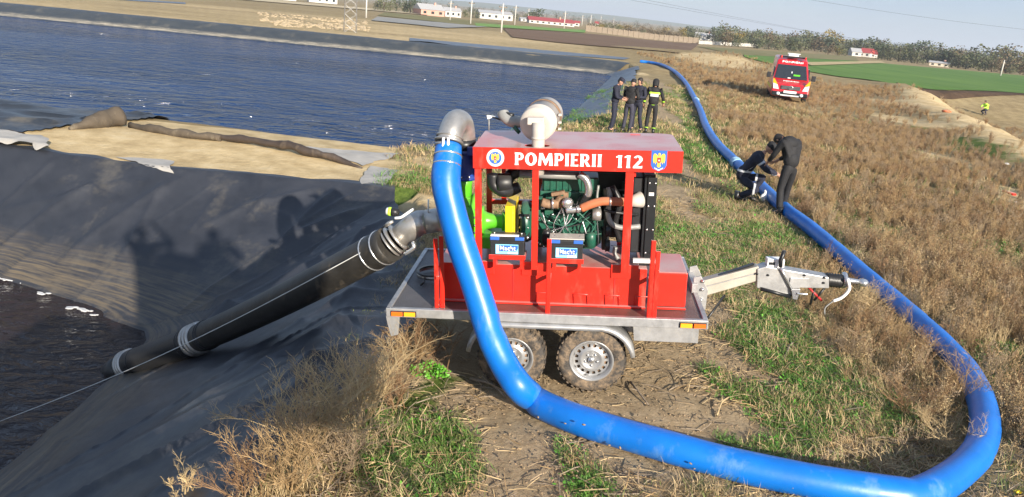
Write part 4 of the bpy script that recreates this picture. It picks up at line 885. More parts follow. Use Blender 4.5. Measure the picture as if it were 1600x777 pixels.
# suction side: flange, cast elbow, lever coupling
s0, s1, s2, s3 = Vector((.52, .56, .76)), Vector(LP(664, 347, .55)), Vector(LP(648, 352, .53)), Vector(LP(622, 372, .50))
MB().lathe([(.15, 0), (.17, .002), (.17, .028), (.15, .03)], axisM((.52, .56, .76), (-1, 0, 0)), n=28).build('suction_flange', M['green'], pp)
pa = [s0, Vector((s1.x, .55, s1.z)), s2, s3]
MB().tube([pa[0], pa[1]], .118, 26).build('suction_spigot', M['steel'], pp)
MB().tube([pa[1]+Vector((.002, 0, 0)), pa[1].lerp(pa[2], .5)+Vector((0, 0, .01)), pa[2], pa[3]], [.119, .124, .128, .112], 26).build('suction_elbow', M['steel'], pp)
MB().tube([LP(669, 333, .5), LP(669.5, 312, .5)], .008, 8).build('grab_rod', M['white'], pp)
s4 = pa[3]; dS = (s4-s2).normalized()
for k_, r_, w_ in ((-.02, .150, .03), (.035, .165, .03), (.085, .150, .025)):
    MB().lathe([(r_-.04, 0), (r_, .006), (r_, w_-.006), (r_-.04, w_)], axisM(s4+dS*k_, dS), n=28, cap=False).build('coupling_ring', M['steel'], pp)
MB().tube(crom([LP(617, 341, .42), LP(626, 340, .40), LP(634, 335, .40), LP(647, 326, .42)], 4), [.014]*12+[.009], 8).build('lever', M['white'], pp)
MB().tube([LP(601, 354, .42), LP(608, 349, .40), LP(614, 346, .40)], [.018, .022, .016], 8).build('lever', M['steel'], pp)
MB().tube(crom([LP(645, 378, .38), LP(647, 386, .36), LP(641, 392, .36), LP(632, 397, .37)], 4), .020, 8).build('hook', M['steelb'], pp)

# batteries
def battery(x0, x1, z0, z1, y0, lab):
    b = empty('battery', TM @ Vector(((x0+x1)/2, y0, z0)), TR, lab, 'battery', 'starter batteries')
    w = (x1-x0)/2; h = z1-z0
    MB().b2((-w, 0, 0), (w, .17, h*.74)).build('case', M['black'], b, .004)
    MB().b2((-w-.006, -.005, h*.74), (w+.006, .176, h*.97)).build('lid', M['black'], b, .006)
    for s_ in (-1, 1): MB().b2((s_*w-(.085 if s_ > 0 else 0), -.009, h*.82), (s_*w+(.085 if s_ < 0 else 0), .02, h*.985)).build('handle', M['lblue'], b, .004)
    lb = MB().b2((-w*.68, -.0035, h*.10), (w*.66, .0002, h*.60)).build('battery_label', M['sky'], b)
    MB().prism([(-w*.47, h*.24), (w*.52, h*.24), (w*.64, h*.40), (w*.64, h*.56), (-w*.47, h*.56)], -.0050, -.0037).build('label_panel', M['lblue'], lb)
    MB().b2((-w*.64, -.0052, h*.15), (-w*.5, -.0037, h*.55)).build('label_bar', M['white'], lb)
    MB().b2((w*.05, -.0056, h*.12), (w*.62, -.0052, h*.22)).build('label_bar', M['white'], lb)
    fit_text('Macht', -w*.43, w*.50, h*.28, h*.25, M['white'], lb, -.0052, 'lettering', .03, .0008)
    for s_ in (-1, 1): MB().lathe([(.009, 0), (.009, .02), (0, .02)], Matrix.Translation((s_*(w-.03), .09, h*.97)), n=8).build('terminal', M['steelb'], b)
    return b
for i, (xa, za, xb, zb) in enumerate([(*X2(766, 399, .10), *X2(819, 371, .10)), (*X2(860, 405, .06), *X2(911, 376, .06))]):
    y0 = (.10, .06)[i]
    battery(xa, xb, za, zb, y0, ['black battery in the tray between the left and middle red frame posts', 'black battery in the tray right of the middle red frame post'][i])
    t = MB(); t.b2((xa-.012, y0-.012, za-.035), (xb+.012, y0+.2, za-.004)); t.b2((xa-.012, y0-.014, za-.035), (xb+.012, y0-.006, za+.012)); t.build('battery_tray', M['red'], pu, .003)
    for xx in (xa+.02, xb-.04): MB().b2((xx, y0+.05, .40), (xx+.03, y0+.14+(.16-y0), za-.036)).build('tray_leg', M['red'], pu)
    if i: MB().b2((xa-.012, y0+.004, za+.19), (xb+.012, y0+.17, za+.20)).build('battery_strap', M['filt'], pu)
    else: MB().b2((xa+.004, y0+.0, zb+.002), (xb-.05, y0+.04, zb+.012)).build('battery_strap', M['white'], pu)
# loose clamp band on the left end of the bed
cb = empty('clamp_band', TM @ Vector((.28, .95, .02)), TR, 'loose dark steel clamp band lying on the left end of the trailer bed', 'clamp band')
MB().lathe([(.17, 0), (.178, 0), (.178, .035), (.17, .035)], n=36, cap=False).build('band', M['steel'], cb)
MB().lathe([(.15, .04), (.185, .042), (.185, .05), (.15, .052)], n=36, cap=False).build('inner_ring', M['blackm'], cb)
MB().b2((.06, -.22, 0), (.16, -.17, .04)).build('buckle', M['steelb'], cb, .004)
MB().tube([(-.06, -.17, .02), (-.05, -.26, .01), (-.07, -.33, .0)], .010, 6).build('strap_end', M['blackm'], cb)
# green-and-white banded dark roll beside the suction coupling
hl = empty('hand_lamp', TM @ Vector(LP(612, 331, .50)), TR, 'small black torch with a lime green band above the suction coupling', 'torch')
dv = (Vector(LP(604, 331, .5))-Vector(LP(620, 333, .5))).normalized()
MB().lathe([(.0, -.07), (.034, -.07), (.042, -.03), (.042, 0), (.036, .004), (0, .004)], axisM((0, 0, 0), dv), n=18).build('lamp_body', M['rubber'], hl)
MB().lathe([(.040, .004), (.044, .008), (.044, .03), (.038, .034)], axisM((0, 0, 0), dv), n=18, cap=False).build('lime_band', M['lime'], hl)
MB().lathe([(.0, .055), (.034, .054), (.040, .036), (.036, .02)], axisM((0, 0, 0), dv), n=18, cap=False).build('white_band', M['tape'], hl)

# ------------------------------------------------------------------ blue discharge hose
HR = .132
loc_pts = [Vector((.600, .215, 1.54)), Vector((.600, .14, 1.43)), Vector(LP(697, 285, .04)), Vector(LP(706, 330, -.03)), Vector(LP(720, 380, -.10)), Vector(LP(737, 430, -.17)), Vector(LP(756, 490, -.26)), Vector(LP(765, 520, -.32)), Vector(LP(788, 570, -.42)), Vector(LP(812, 605, -.52))]
hp_ = [TM @ v for v in loc_pts]
def hz_(px, py, dz=HR): v = G(px, py, dz); return v
gp = [(833, 622), (850, 634), (900, 655), (960, 674), (1040, 697), (1120, 719), (1200, 738), (1300, 757), (1380, 769), (1427, 772), (1460, 762), (1500, 736), (1529, 704), (1539, 664), (1531, 620), (1511, 580), (1478, 543), (1440, 507), (1396, 468), (1345, 425), (1300, 385), (1262, 353), (1225, 325), (1186, 288), (1148, 252), (1120, 224), (1103, 197), (1094, 172), (1083, 150), (1070, 128), (1054, 112), (1035, 102), (1016, 98), (1000, 96)]
gpw = [hz_(*q) for q in gp]
ctr = hp_+gpw
cc_ = crom(ctr, 7)
# crease rings: local narrowing where the inflated hose kinks
kinks = [TM @ Vector(LP(766, 514, -.31)), gpw[0], gpw[9], hz_(1539, 664), hz_(1440, 507), hz_(1300, 385), hz_(1529, 704)]
def resample(pts, st):
    out = [pts[0]]; acc = 0
    for i in range(1, len(pts)):
        seg = (pts[i]-pts[i-1]); L_ = seg.length; t = st-acc
        while t <= L_: out.append(pts[i-1]+seg*(t/L_)); t += st
        acc = (acc+L_) % st if L_ > 0 else acc
        acc = (out[-1]-pts[i]).length
    return out
dense = resample(cc_, .045)
rad_ = []
for i, q in enumerate(dense):
    r_ = HR*(1+.012*math.sin(i*.37)+.01*math.sin(i*.11+1))
    for k, kk in enumerate(kinks):
        d = (q-kk).length; r_ *= 1+.02*math.sin(d*70)*math.exp(-(d/.16)**2)
        r_ *= 1-(.085 if k < 3 else .05)*math.exp(-(d/.05)**2)
    if i < 6: r_ *= .90+.016*i
    rad_.append(r_)
hoseo = empty('discharge_hose', gpw[0], (0, 0, 0), 'long bright blue hose looping round the trailer and away along the bank', 'hose')
MBh = MB().tube([p_-gpw[0] for p_ in dense], rad_, 22); MBh.build('hose_tube', M['hose'], hoseo)
for (qx, qy) in ((1152, 257), (1088, 158)):
    c_ = hz_(qx, qy); c2 = hz_(qx-3, qy-4); d_ = (hz_(qx-8, qy-9)-c_).normalized()
    m_ = MB()
    for j in range(3): m_.lathe([(HR*.9, 0), (HR*1.18, .01), (HR*1.18, .06), (HR*.9, .07)], axisM(c_-gpw[0]+d_*(.13*j), d_), n=22, cap=False)
    m_.build('hose_coupling', M['hosec'], hoseo)
for k_ in range(2):
    q = dense[2+2*k_]; d_ = (dense[3+2*k_]-dense[2+2*k_]).normalized()
    MB().lathe([(.121, 0), (.131, .002), (.131, .016), (.121, .018)], axisM(q-gpw[0], d_), n=24, cap=False).build('band_clamp', M['steelb'], hoseo)

# ------------------------------------------------------------------ black suction pipe
ps = TM @ (s4+dS*.09); pe = at(196, 571, -1.80)
PRr = .182
mid = [ps.lerp(pe, t)+Vector((0, 0, -.10*math.sin(math.pi*t))) for t in (0, .12, .3, .5, .63, .68, .8, 1)]
suc = empty('suction_pipe', pe, (0, 0, 0), 'fat black pipe running from the pump down the liner into dark water', 'pipe')
cp = crom(mid, 8); n_ = len(cp)
iA = int(n_*.655)
MB().tube([v-pe for v in cp[:iA]], PRr, 26).build('upper_length', M['pipe'], suc)
MB().tube([v-pe for v in cp[iA:]], PRr*1.04, 26).build('lower_length', M['rubber'], suc)
dE = (pe-cp[-4]).normalized()
MB().tube([Vector((0, 0, 0)), dE*.25+Vector((-.02, .02, -.04)), dE*.7+Vector((-.05, .05, -.22))], PRr, 22).build('submerged_length', M['rubber'], suc)
def rings(name, t, offs, mt_, rr, w_):
    i = min(int(t*(n_-1)), n_-2); c_ = cp[i]; d_ = (cp[i+1]-cp[i]).normalized()
    for o_ in offs: MB().lathe([(rr-.03, 0), (rr, .004), (rr, w_-.004), (rr-.03, w_)], axisM(c_+d_*o_-pe, d_), n=26, cap=False).build(name, M[mt_], suc)
rings('band_clamp', .02, (.02, .19), 'steelb', PRr+.008, .022)
rings('coupling_ring', .655, (-.10, -.03, .05), 'steel', PRr+.03, .04); rings('band_clamp', .655, (-.30, -.25, .16, .21), 'rubber', PRr+.012, .03)
rings('coupling_ring', .985, (-.06, .0, .06), 'steel', PRr+.03, .04); rings('band_clamp', .985, (-.26,), 'rubber', PRr+.012, .03)
c_ = cp[iA]; MB().box(c_-pe+Vector((.05, .02, .19)), (.14, .06, .05), rot=(0, .3, .6)).build('clamp_latch', M['tape'], suc, .008)
# ropes
r0, r1 = TM @ Vector(LP(598, 388, .42)), at(0, 668, PZ+.15)
rp_ = [r0.lerp(r1, t)+Vector((0, 0, -.12*math.sin(math.pi*t)+.08)) for t in np.linspace(0, 1, 24)]
rp_[0] = r0; tag(MB().tube(rp_, .005, 6).build('rope', M['rope']), 'thin pale rope stretched along the top of the black pipe down to the pit water', 'rope')

#@@PART3
# ------------------------------------------------------------------ people
def skin_mesh(J, E, name):
    names = list(J); idx = {k: i for i, k in enumerate(names)}
    me = bpy.data.meshes.new(name); me.from_pydata([J[k][:3] for k in names], [(idx[a], idx[b]) for a, b in E], [])
    o = bpy.data.objects.new(name, me); COL.objects.link(o)
    o.modifiers.new('skin', 'SKIN')
    sv = me.skin_vertices[0].data if me.skin_vertices else None
    if sv is None:
        bm = bmesh.new(); bm.from_mesh(me); bm.verts.layers.skin.verify(); bm.to_mesh(me); bm.free(); sv = me.skin_vertices[0].data
    for i, k in enumerate(names):
        r = J[k][3]; sv[i].radius = r if isinstance(r, tuple) else (r, r); sv[i].use_root = (i == 0)
    sb = o.modifiers.new('sub', 'SUBSURF'); sb.levels = 1; sb.render_levels = 1
    bpy.context.view_layer.update()
    out = bpy.data.meshes.new_from_object(o.evaluated_get(bpy.context.evaluated_depsgraph_get()))
    bpy.data.objects.remove(o); out.name = name
    out.polygons.foreach_set('use_smooth', [True]*len(out.polygons)); return out
BASE = dict(pelvis=(0, 0, .96), spine=(0, 0, 1.14), chest=(0, 0, 1.33), neck=(0, .0, 1.48), headb=(0, -.01, 1.56),
            sl=(.19, .0, 1.43), el=(.25, .02, 1.14), wl=(.24, -.12, .92), sr=(-.19, .0, 1.43), er=(-.25, .02, 1.14), wr=(-.24, -.12, .92),
            hl=(.09, 0, .92), kl=(.11, -.03, .50), al=(.12, .03, .09), hr=(-.09, 0, .92), kr=(-.11, -.03, .50), ar=(-.12, .03, .09))
def join_mb(me, mb):
    bm = bmesh.new(); bm.from_mesh(me); t = mb.mesh('t'); bm.from_mesh(t); bpy.data.meshes.remove(t); bm.to_mesh(me); bm.free()
    me.polygons.foreach_set('use_smooth', [True]*len(me.polygons)); return me
def addo(name, me, mt, par):
    me.materials.clear(); me.materials.append(mt); o = bpy.data.objects.new(name, me); COL.objects.link(o); o.parent = par; return o
def slab_of(me, tests, infl=.006):      # a band cut out of a garment mesh, lifted off it
    bm = bmesh.new(); bm.from_mesh(me)
    for co, no in tests:
        bmesh.ops.bisect_plane(bm, geom=bm.verts[:]+bm.edges[:]+bm.faces[:], plane_co=co, plane_no=no, clear_outer=True)
    bm.normal_update()
    for v in bm.verts: v.co += v.normal*infl
    out = bpy.data.meshes.new('band'); bm.to_mesh(out); bm.free(); return out
def person(loc, rotz, label, P=None, top='navy', leg='navy', headt=(0, 0), hat='cap', group=None, scale=1.0, bands=None, skirt=1.0):
    J = {k: Vector(v) for k, v in BASE.items()}
    for k, v in (P or {}).items(): J[k] = Vector(v)
    t = empty('person', loc, (0, 0, rotz), label, 'person', group); t.scale = (scale,)*3
    K = {k: (v.x, v.y, v.z) for k, v in J.items()}
    def S3(k, r): return (*K[k], r)
    def lerp(a, b, t_, r, o=(0, 0, 0)): v = J[a].lerp(J[b], t_)+Vector(o); return (v.x, v.y, v.z, r)
    B = dict(pelvis=S3('pelvis', (.08, .06)), spine=S3('spine', (.08, .06)), chest=S3('chest', (.09, .06)), neck=S3('neck', .052), headb=S3('headb', .05))
    E = [('pelvis', 'spine'), ('spine', 'chest'), ('chest', 'neck'), ('neck', 'headb')]
    for s in 'lr':
        sg = 1 if s == 'l' else -1
        B['s'+s] = S3('s'+s, .045); B['e'+s] = S3('e'+s, .040); B['w'+s] = S3('w'+s, .026)
        d = (J['w'+s]-J['e'+s]).normalized(); side = d.cross(Vector((0, 1, .2))).normalized(); pm = J['w'+s]+d*.07
        B['p'+s] = (*pm, (.036, .018)); E += [('chest', 's'+s), ('s'+s, 'e'+s), ('e'+s, 'w'+s), ('w'+s, 'p'+s)]
        curl = Vector((-sg*.25, -.35, 0))
        for q in range(4):
            b0 = pm+side*((q-1.5)*.021)+d*.025; b1 = b0+(d+curl*.4).normalized()*(.034+.004*(1.5-abs(q-1.5))); b2 = b1+(d+curl*1.2).normalized()*.032
            B['f%s%d' % (s, q)] = (*b0, .0095); B['g%s%d' % (s, q)] = (*b1, .0085); B['h%s%d' % (s, q)] = (*b2, .007)
            E += [('p'+s, 'f%s%d' % (s, q)), ('f%s%d' % (s, q), 'g%s%d' % (s, q)), ('g%s%d' % (s, q), 'h%s%d' % (s, q))]
        t0 = J['w'+s]+d*.035-side*.032; t1 = t0+(d*.8-side*.5).normalized()*.04
        B['t'+s] = (*t0, .012); B['u'+s] = (*t1, .009); E += [('w'+s, 't'+s), ('t'+s, 'u'+s)]
        B['h'+s] = S3('h'+s, .06); B['k'+s] = S3('k'+s, .055); B['a'+s] = S3('a'+s, .04); E += [('pelvis', 'h'+s), ('h'+s, 'k'+s), ('k'+s, 'a'+s)]
        B['o'+s] = (K['a'+s][0], K['a'+s][1]-.14, K['a'+s][2]-.05, .018); E += [('a'+s, 'o'+s)]
    body = skin_mesh(B, E, 'body')
    yaw, pit = headt; Mh = Matrix.Translation(J['headb']) @ Matrix.Rotation(yaw, 4, 'Z') @ Matrix.Rotation(pit, 4, 'X') @ Matrix.Translation((0, -.015, .09))
    hm = MB(); hm.ball((0, 0, .01), (.074, .092, .115), Mh, 16, 12); hm.ball((0, -.045, -.065), (.045, .045, .04), Mh, 10, 6)
    hm.prism([(-.115, -.03), (-.085, .035), (-.085, -.035)], -.012, .012, Mh @ Matrix.Identity(4), axis='x')
    for s_ in (-1, 1): hm.ball((s_*.076, .01, -.005), (.010, .022, .032), Mh, 8, 6)
    hm.box((0, -.088, -.052), (.045, .014, .012), Mh)
    join_mb(body, hm); addo('body', body, M['skin'], t)
    for s_ in (-1, 1): MB().ball((s_*.030, -.084, .012), .010, Mh, 8, 6).build('eye', M['white' if False else 'hair'], t)
    # jacket
    C = dict(spine=(*K['spine'], (.155, .122)), cu=lerp('chest', 'neck', .42, (.150, .115)), pl=lerp('spine', 'pelvis', .95*skirt, (.145, .118)), chest=(*K['chest'], (.170, .130)), nk=lerp('chest', 'neck', .8, (.085, .075)), col=lerp('neck', 'headb', .25, (.070, .065)))
    CE = [('spine', 'pl'), ('spine', 'chest'), ('chest', 'cu'), ('cu', 'nk'), ('nk', 'col')]
    for s in 'lr':
        C['s'+s] = (*K['s'+s], .088); C['m'+s] = lerp('s'+s, 'e'+s, .5, .068); C['e'+s] = (*K['e'+s], .060); C['w'+s] = lerp('e'+s, 'w'+s, .9, .045); CE += [('chest', 's'+s), ('s'+s, 'm'+s), ('m'+s, 'e'+s), ('e'+s, 'w'+s)]
    jm = skin_mesh(C, CE, 'jacket')
    yk = MB(); ya_ = (J['neck']-J['chest']).normalized(); yq = Matrix.Translation(J['chest'].lerp(J['neck'], .35)) @ ya_.to_track_quat('Z', 'Y').to_matrix().to_4x4() @ Matrix.Rotation(0, 4, 'Z')
    cr_ = (J['sl']-J['sr']).normalized(); zz_ = ya_; xx_ = (cr_-zz_*cr_.dot(zz_)).normalized(); yy_ = zz_.cross(xx_); Q = Matrix((xx_, yy_, zz_)).transposed().to_4x4()
    yk.ball((0, 0, 0), (.198, .122, .145), Matrix.Translation(J['chest'].lerp(J['neck'], .38)) @ Q, 16, 10)
    wa_ = (J['spine']-J['pelvis']).normalized(); xw = (cr_-wa_*cr_.dot(wa_)).normalized(); Q2 = Matrix((xw, wa_.cross(xw), wa_)).transposed().to_4x4()
    yk.ball((0, 0, 0), (.168, .132, .17), Matrix.Translation(J['spine'].lerp(J['pelvis'], .45)) @ Q2, 16, 10); join_mb(jm, yk); jo = addo('jacket', jm, M[top], t)
    T_ = dict(pelvis=(K['pelvis'][0], K['pelvis'][1], K['pelvis'][2], (.14, .115)))
    T_['waist'] = lerp('pelvis', 'spine', .45, (.128, .102)); TE = [('pelvis', 'waist')]
    for s in 'lr':
        T_['h'+s] = lerp('h'+s, 'k'+s, .08, .096); T_['q'+s] = lerp('h'+s, 'k'+s, .55, .085); T_['k'+s] = (*K['k'+s], .072); T_['v'+s] = lerp('k'+s, 'a'+s, .5, .070); T_['a'+s] = lerp('k'+s, 'a'+s, .97, .062)
        TE += [('pelvis', 'h'+s), ('h'+s, 'q'+s), ('q'+s, 'k'+s), ('k'+s, 'v'+s), ('v'+s, 'a'+s)]
    tm = skin_mesh(T_, TE, 'trousers'); to = addo('trousers', tm, M[leg], t)
    for s in 'lr':
        a = J['a'+s]; mb = MB(); mb.tube([a+Vector((0, .02, .09)), a+Vector((0, .025, -.02)), a+Vector((0, .03, -.05))], [.052, .050, .050], 12); mb.tube([a+Vector((0, .055, -.05)), a+Vector((0, -.06, -.045)), a+Vector((0, -.15, -.055)), a+Vector((0, -.19, -.065))], [.042, .046, .042, .022], 10)
        mb.build('boot', M['boot'], t)
    if hat == 'cap':
        m_ = MB(); m_.lathe([(.082, .035), (.090, .05), (.092, .085), (.085, .118), (.05, .135), (0, .138)], Mh @ Matrix.Scale(1.12, 4, (0, 1, 0)), n=18, cap=False); m_.prism([(-.07, -.09), (-.05, -.16), (.05, -.16), (.07, -.09)], .04, .05, Mh, axis='z'); m_.build('cap', M['navy'], t)
        MB().lathe([(.078, .045), (.082, .02), (.075, -.03), (.05, -.06)], Mh @ Matrix.Translation((0, .025, 0)), n=16, cap=False).build('hair', M['hair'], t)
    elif hat == 'beanie':
        MB().lathe([(.084, -.005), (.090, .02), (.088, .08), (.065, .12), (0, .138)], Mh @ Matrix.Scale(1.16, 4, (0, 1, 0)), n=18, cap=False).build('knit_cap', M['blackc'], t)
    elif hat == 'hood':
        m_ = MB(); m_.lathe([(.10, -.12), (.105, -.05), (.108, .02), (.10, .10), (.06, .14), (0, .148)], Mh @ Matrix.Translation((0, .012, 0)), n=18, cap=False); m_.build('hood', M['blackc'], t)
    elif hat == 'hair':
        MB().lathe([(.074, -.06), (.084, -.01), (.086, .04), (.078, .095), (.04, .125), (0, .130)], Mh @ Matrix.Translation((0, .016, .0)) @ Matrix.Scale(1.15, 4, (0, 1, 0)), n=16, cap=False).build('hair', M['hair'], t)
    for (src, tests, mt_, nm) in (bands or []):
        b = slab_of({'j': jm, 't': tm}[src], tests)
        if len(b.polygons): addo(nm, b, M[mt_], jo if src == 'j' else to)
    return t
def zb(z0, z1, extra=()): return [((0, 0, z1), (0, 0, 1)), ((0, 0, z0), (0, 0, -1))]+list(extra)
def on(px, py): v = G(px, py); v.z = gz(v.x, v.y)+.02; return v
XL = [((.17, 0, 0), (1, 0, 0)), ((-.17, 0, 0), (-1, 0, 0))]
pf = on(955, 207)
person(pf, R(75), 'officer in dark uniform and cap, leftmost of the four standing by the lake', dict(el=(.23, -.06, 1.15), wl=(.10, -.27, 1.12), er=(-.23, -.06, 1.15), wr=(-.08, -.25, 1.10), headb=(0, -.05, 1.56), neck=(0, -.02, 1.48)), headt=(0, R(28)), hat='cap')
person(on(978, 208.5), R(148), 'man in black jacket and slate trousers with his back turned, by the officers', dict(el=(.25, -.06, 1.15), wl=(.12, -.26, 1.10), er=(-.25, -.06, 1.15), wr=(-.10, -.26, 1.12), headb=(0, -.05, 1.55)), top='blackc', leg='trous', headt=(R(10), R(20)), hat='beanie', scale=.99)
person(on(991, 206), R(-35), 'man in dark clothes half hidden behind the man in slate trousers', dict(el=(.25, -.05, 1.15), wl=(.08, -.30, 1.15), er=(-.23, -.06, 1.15), wr=(-.06, -.28, 1.2), kl=(.15, -.06, .5), al=(.2, .05, .09)), headt=(0, R(18)), hat='hair', scale=1.0)
ffp = person(on(1014, 209), R(172), 'firefighter in black turnout coat with lime bands, seen from behind', dict(el=(.29, -.06, 1.16), wl=(.30, -.16, .92), er=(-.30, -.04, 1.17), wr=(-.33, -.22, .98), kl=(.12, -.02, .5), kr=(-.12, -.02, .5)), top='blackc', leg='blackc', headt=(0, R(25)), hat='hood', scale=1.0,
   bands=[('j', zb(1.30, 1.36, XL), 'lime', 'lime_band'), ('j', zb(1.215, 1.30, [((.13, 0, 0), (1, 0, 0)), ((-.13, 0, 0), (-1, 0, 0)), ((0, .05, 0), (0, -1, 0))]), 'tape', 'back_panel'), ('j', zb(.90, .955, [((.2, 0, 0), (1, 0, 0)), ((-.2, 0, 0), (-1, 0, 0))]), 'lime', 'lime_band'),
          ('j', zb(1.0, 1.05, [((.2, 0, 0), (-1, 0, 0))]), 'lime', 'sleeve_band'), ('j', zb(1.04, 1.09, [((-.2, 0, 0), (1, 0, 0))]), 'lime', 'sleeve_band'), ('t', zb(.14, .20), 'lime', 'cuff_band')])
SQ = dict(pelvis=(0, .18, .46), spine=(0, .11, .66), chest=(0, -.02, .86), neck=(0, -.15, 1.00), headb=(0, -.22, 1.06), sl=(.19, -.06, .93), el=(.23, -.26, .70), wl=(.10, -.50, .62), sr=(-.19, -.06, .93), er=(-.25, -.28, .72), wr=(-.08, -.52, .64),
          hl=(.10, .14, .44), kl=(.17, -.28, .52), al=(.15, .0, .09), hr=(-.10, .14, .44), kr=(-.20, -.20, .30), ar=(-.16, .16, .12))
person(on(1165, 316), R(72), 'crouching worker in dark overalls with grey bands, working on the blue hose', SQ, headt=(0, R(35)), hat='beanie', scale=1.08,
   bands=[('j', [((.17, -.15, .80), (0, -.65, -.75)), ((.17, -.13, .835), (0, .65, .75)), ((-.17, 0, 0), (1, 0, 0))], 'tape', 'grey_band'), ('j', zb(.60, .64), 'tape', 'grey_band'), ('t', [((0, -.10, 0), (0, 1, 0)), ((0, -.14, 0), (0, -1, 0))], 'tape', 'grey_band')])
BN = dict(pelvis=(0, .04, .96), spine=(0, .01, 1.15), chest=(0, -.05, 1.33), neck=(0, -.15, 1.44), headb=(0, -.25, 1.38), sl=(.20, -.08, 1.39), el=(.25, -.20, 1.12), wl=(.14, -.40, .95), sr=(-.20, -.08, 1.39), er=(-.25, -.22, 1.13), wr=(-.12, -.42, .97),
          hl=(.09, .04, .92), kl=(.12, .0, .50), al=(.14, .10, .09), hr=(-.09, .04, .92), kr=(-.15, -.06, .50), ar=(-.20, -.14, .09))
person(on(1218, 336), R(-150), 'man in black jacket and trousers bending forward over the crouching worker', BN, top='blackc', leg='blackc', headt=(0, R(80)), hat='hair', scale=1.06)
vp = on(1537, 180)
person(vp, R(-60), 'distant worker in lime yellow vest bending over in the low ground', SQ, top='lime', leg='trous', headt=(0, R(20)), hat='hair', scale=1.0)
# white can and hand tool by the crouching man
wc = empty('white_bag', on(1192, 317)+Vector((0, 0, .08)), (0, 0, .4), 'small white plastic bag on the ground beside the bending man', 'bag')
m_ = MB(); m_.ball((0, 0, 0), (.10, .08, .11), n=9, m=6); m_.tube([(0, 0, .08), (.02, 0, .15), (.0, .02, .17)], [.04, .02, .03], 7); m_.build('bag_body', M['white'], wc)
# two photographers behind the viewpoint; scaffolding, sheet and third person added for the shadow
UP = dict(sl=(.20, -.02, 1.46), el=(.40, -.16, 1.50), wl=(.16, -.24, 1.72), sr=(-.20, -.02, 1.46), er=(-.40, -.16, 1.50), wr=(-.16, -.24, 1.72))
UP2 = dict(sl=(.21, -.02, 1.48), el=(.34, -.10, 1.24), wl=(.10, -.32, 1.40), sr=(-.21, -.02, 1.48), er=(-.34, -.10, 1.24), wr=(-.10, -.32, 1.40))
SZ = 3.1
sf = empty('added_scaffold', (1.65, -1.35, 0), (0, 0, 0), 'unseen tube scaffolding added behind the viewpoint to lift the people casting the shadow', 'added_scaffold')
for xx in (-1.15, 1.0):
    for yy in (-.3, .3): MB().tube([(xx, yy, -.1), (xx, yy, SZ+.05)], .024, 8).build('tube', M['galv'], sf)
for yy in (-.14, .14): MB().b2((-1.2, yy-.13, SZ-.05), (1.05, yy+.13, SZ)).build('plank', M['wood'], sf)
MB().prism([(-1.15, SZ-.3), (-1.0, SZ+.1), (-.95, SZ+.6), (-.55, SZ+.95), (-.1, SZ+1.3), (.3, SZ+1.4), (.75, SZ+1.35), (.98, SZ+1.05), (1.05, SZ+.3), (1.03, SZ-.04), (.3, SZ-.04)], .30, .315).build('shadow_sheet', M['navy'], sf)  # unseen sheet added, its outline cut to fill out the cast shadow
for yy in (-.33, .33): MB().tube([(-1.15, yy, .2), (1.0, yy, SZ-.2)], .020, 8).build('brace', M['galv'], sf)
for (x, y, P_, lab, r_) in ((.95, -1.2, UP, 'photographer with both arms raised, on the added scaffolding behind the viewpoint', 180), (2.30, -1.3, UP2, 'taller photographer with a phone held at the chest, on the added scaffolding behind the viewpoint', 176), (1.62, -1.55, {}, 'unseen person added between the two photographers on the scaffolding to fill the shadow', 190)):
    person((x, y, SZ), R(r_), lab, P_, top='navy', leg='navy', hat='hair', scale=1.12 if P_ is UP2 else 1.04)

# ------------------------------------------------------------------ red van
vb = G(1231, 160); VX, VY = vb.x, vb.y
van = empty('van', (VX, VY, gz(VX, VY)-.04), (0, 0, R(-14)), 'red high-roof fire service van parked facing us in the dry weeds', 'van'); van.scale = (1, 1, .90)
VR = Vector((math.cos(R(-14)), math.sin(R(-14)), 0))
prof = [(-.02, .42), (-.05, .62), (0, .95), (.10, 1.12), (.55, 1.26), (.98, 1.36), (1.78, 2.22), (2.05, 2.52), (2.6, 2.68), (5.7, 2.70), (5.88, 2.5), (5.9, .5), (5.8, .36), (.1, .36)]
def vw(z): return 1.0-max(0, z-1.25)*.135
m_ = MB(); n_ = len(prof); vs = [(-vw(z), y, z) for y, z in prof]+[(vw(z), y, z) for y, z in prof]
m_.add(vs, [tuple(range(n_)), tuple(range(2*n_-1, n_-1, -1))]+[(i, n_+i, n_+(i+1) % n_, (i+1) % n_) for i in range(n_)])
m_.build('van_body', M['redv'], van, .09)
def onsl(u, t, off=.012):              # point on the windscreen slope: u across, t up
    y = .98+(1.78-.98)*t; z = 1.36+(2.22-1.36)*t; return (u*(vw(z)-.10), y-off*.73, z+off*.68)
m_ = MB(); g_ = [onsl(u, t, .03) for t in (.03, .99) for u in (-1, 1)]; g2 = [onsl(u, t, -.02) for t in (.03, .99) for u in (-1, 1)]
m_.add(g_+g2, [(0, 1, 3, 2), (4, 6, 7, 5), (0, 2, 6, 4), (1, 5, 7, 3), (0, 4, 5, 1), (2, 3, 7, 6)]); wsn = m_.build('windscreen', M['glass'], van)
MB().box(onsl(.35, .30, .035), (.36, .10, .10)).build('dashboard_vest', M['green'], wsn); MB().box(onsl(-.12, .08, .04), (.16, .04, .05)).build('dashboard_paper', M['white'], wsn)
MB().box(onsl(.02, .45, .04), (.06, .03, .16)).build('mirror_tag', M['tape'], wsn)
MB().prism([(1.25, 1.45), (2.0, 1.45), (2.15, 2.05), (1.75, 2.05)], -1.0, -.93, axis='x').build('side_window', M['glass'], van); MB().prism([(1.25, 1.45), (2.0, 1.45), (2.15, 2.05), (1.75, 2.05)], .93, 1.0, axis='x').build('side_window', M['glass'], van)
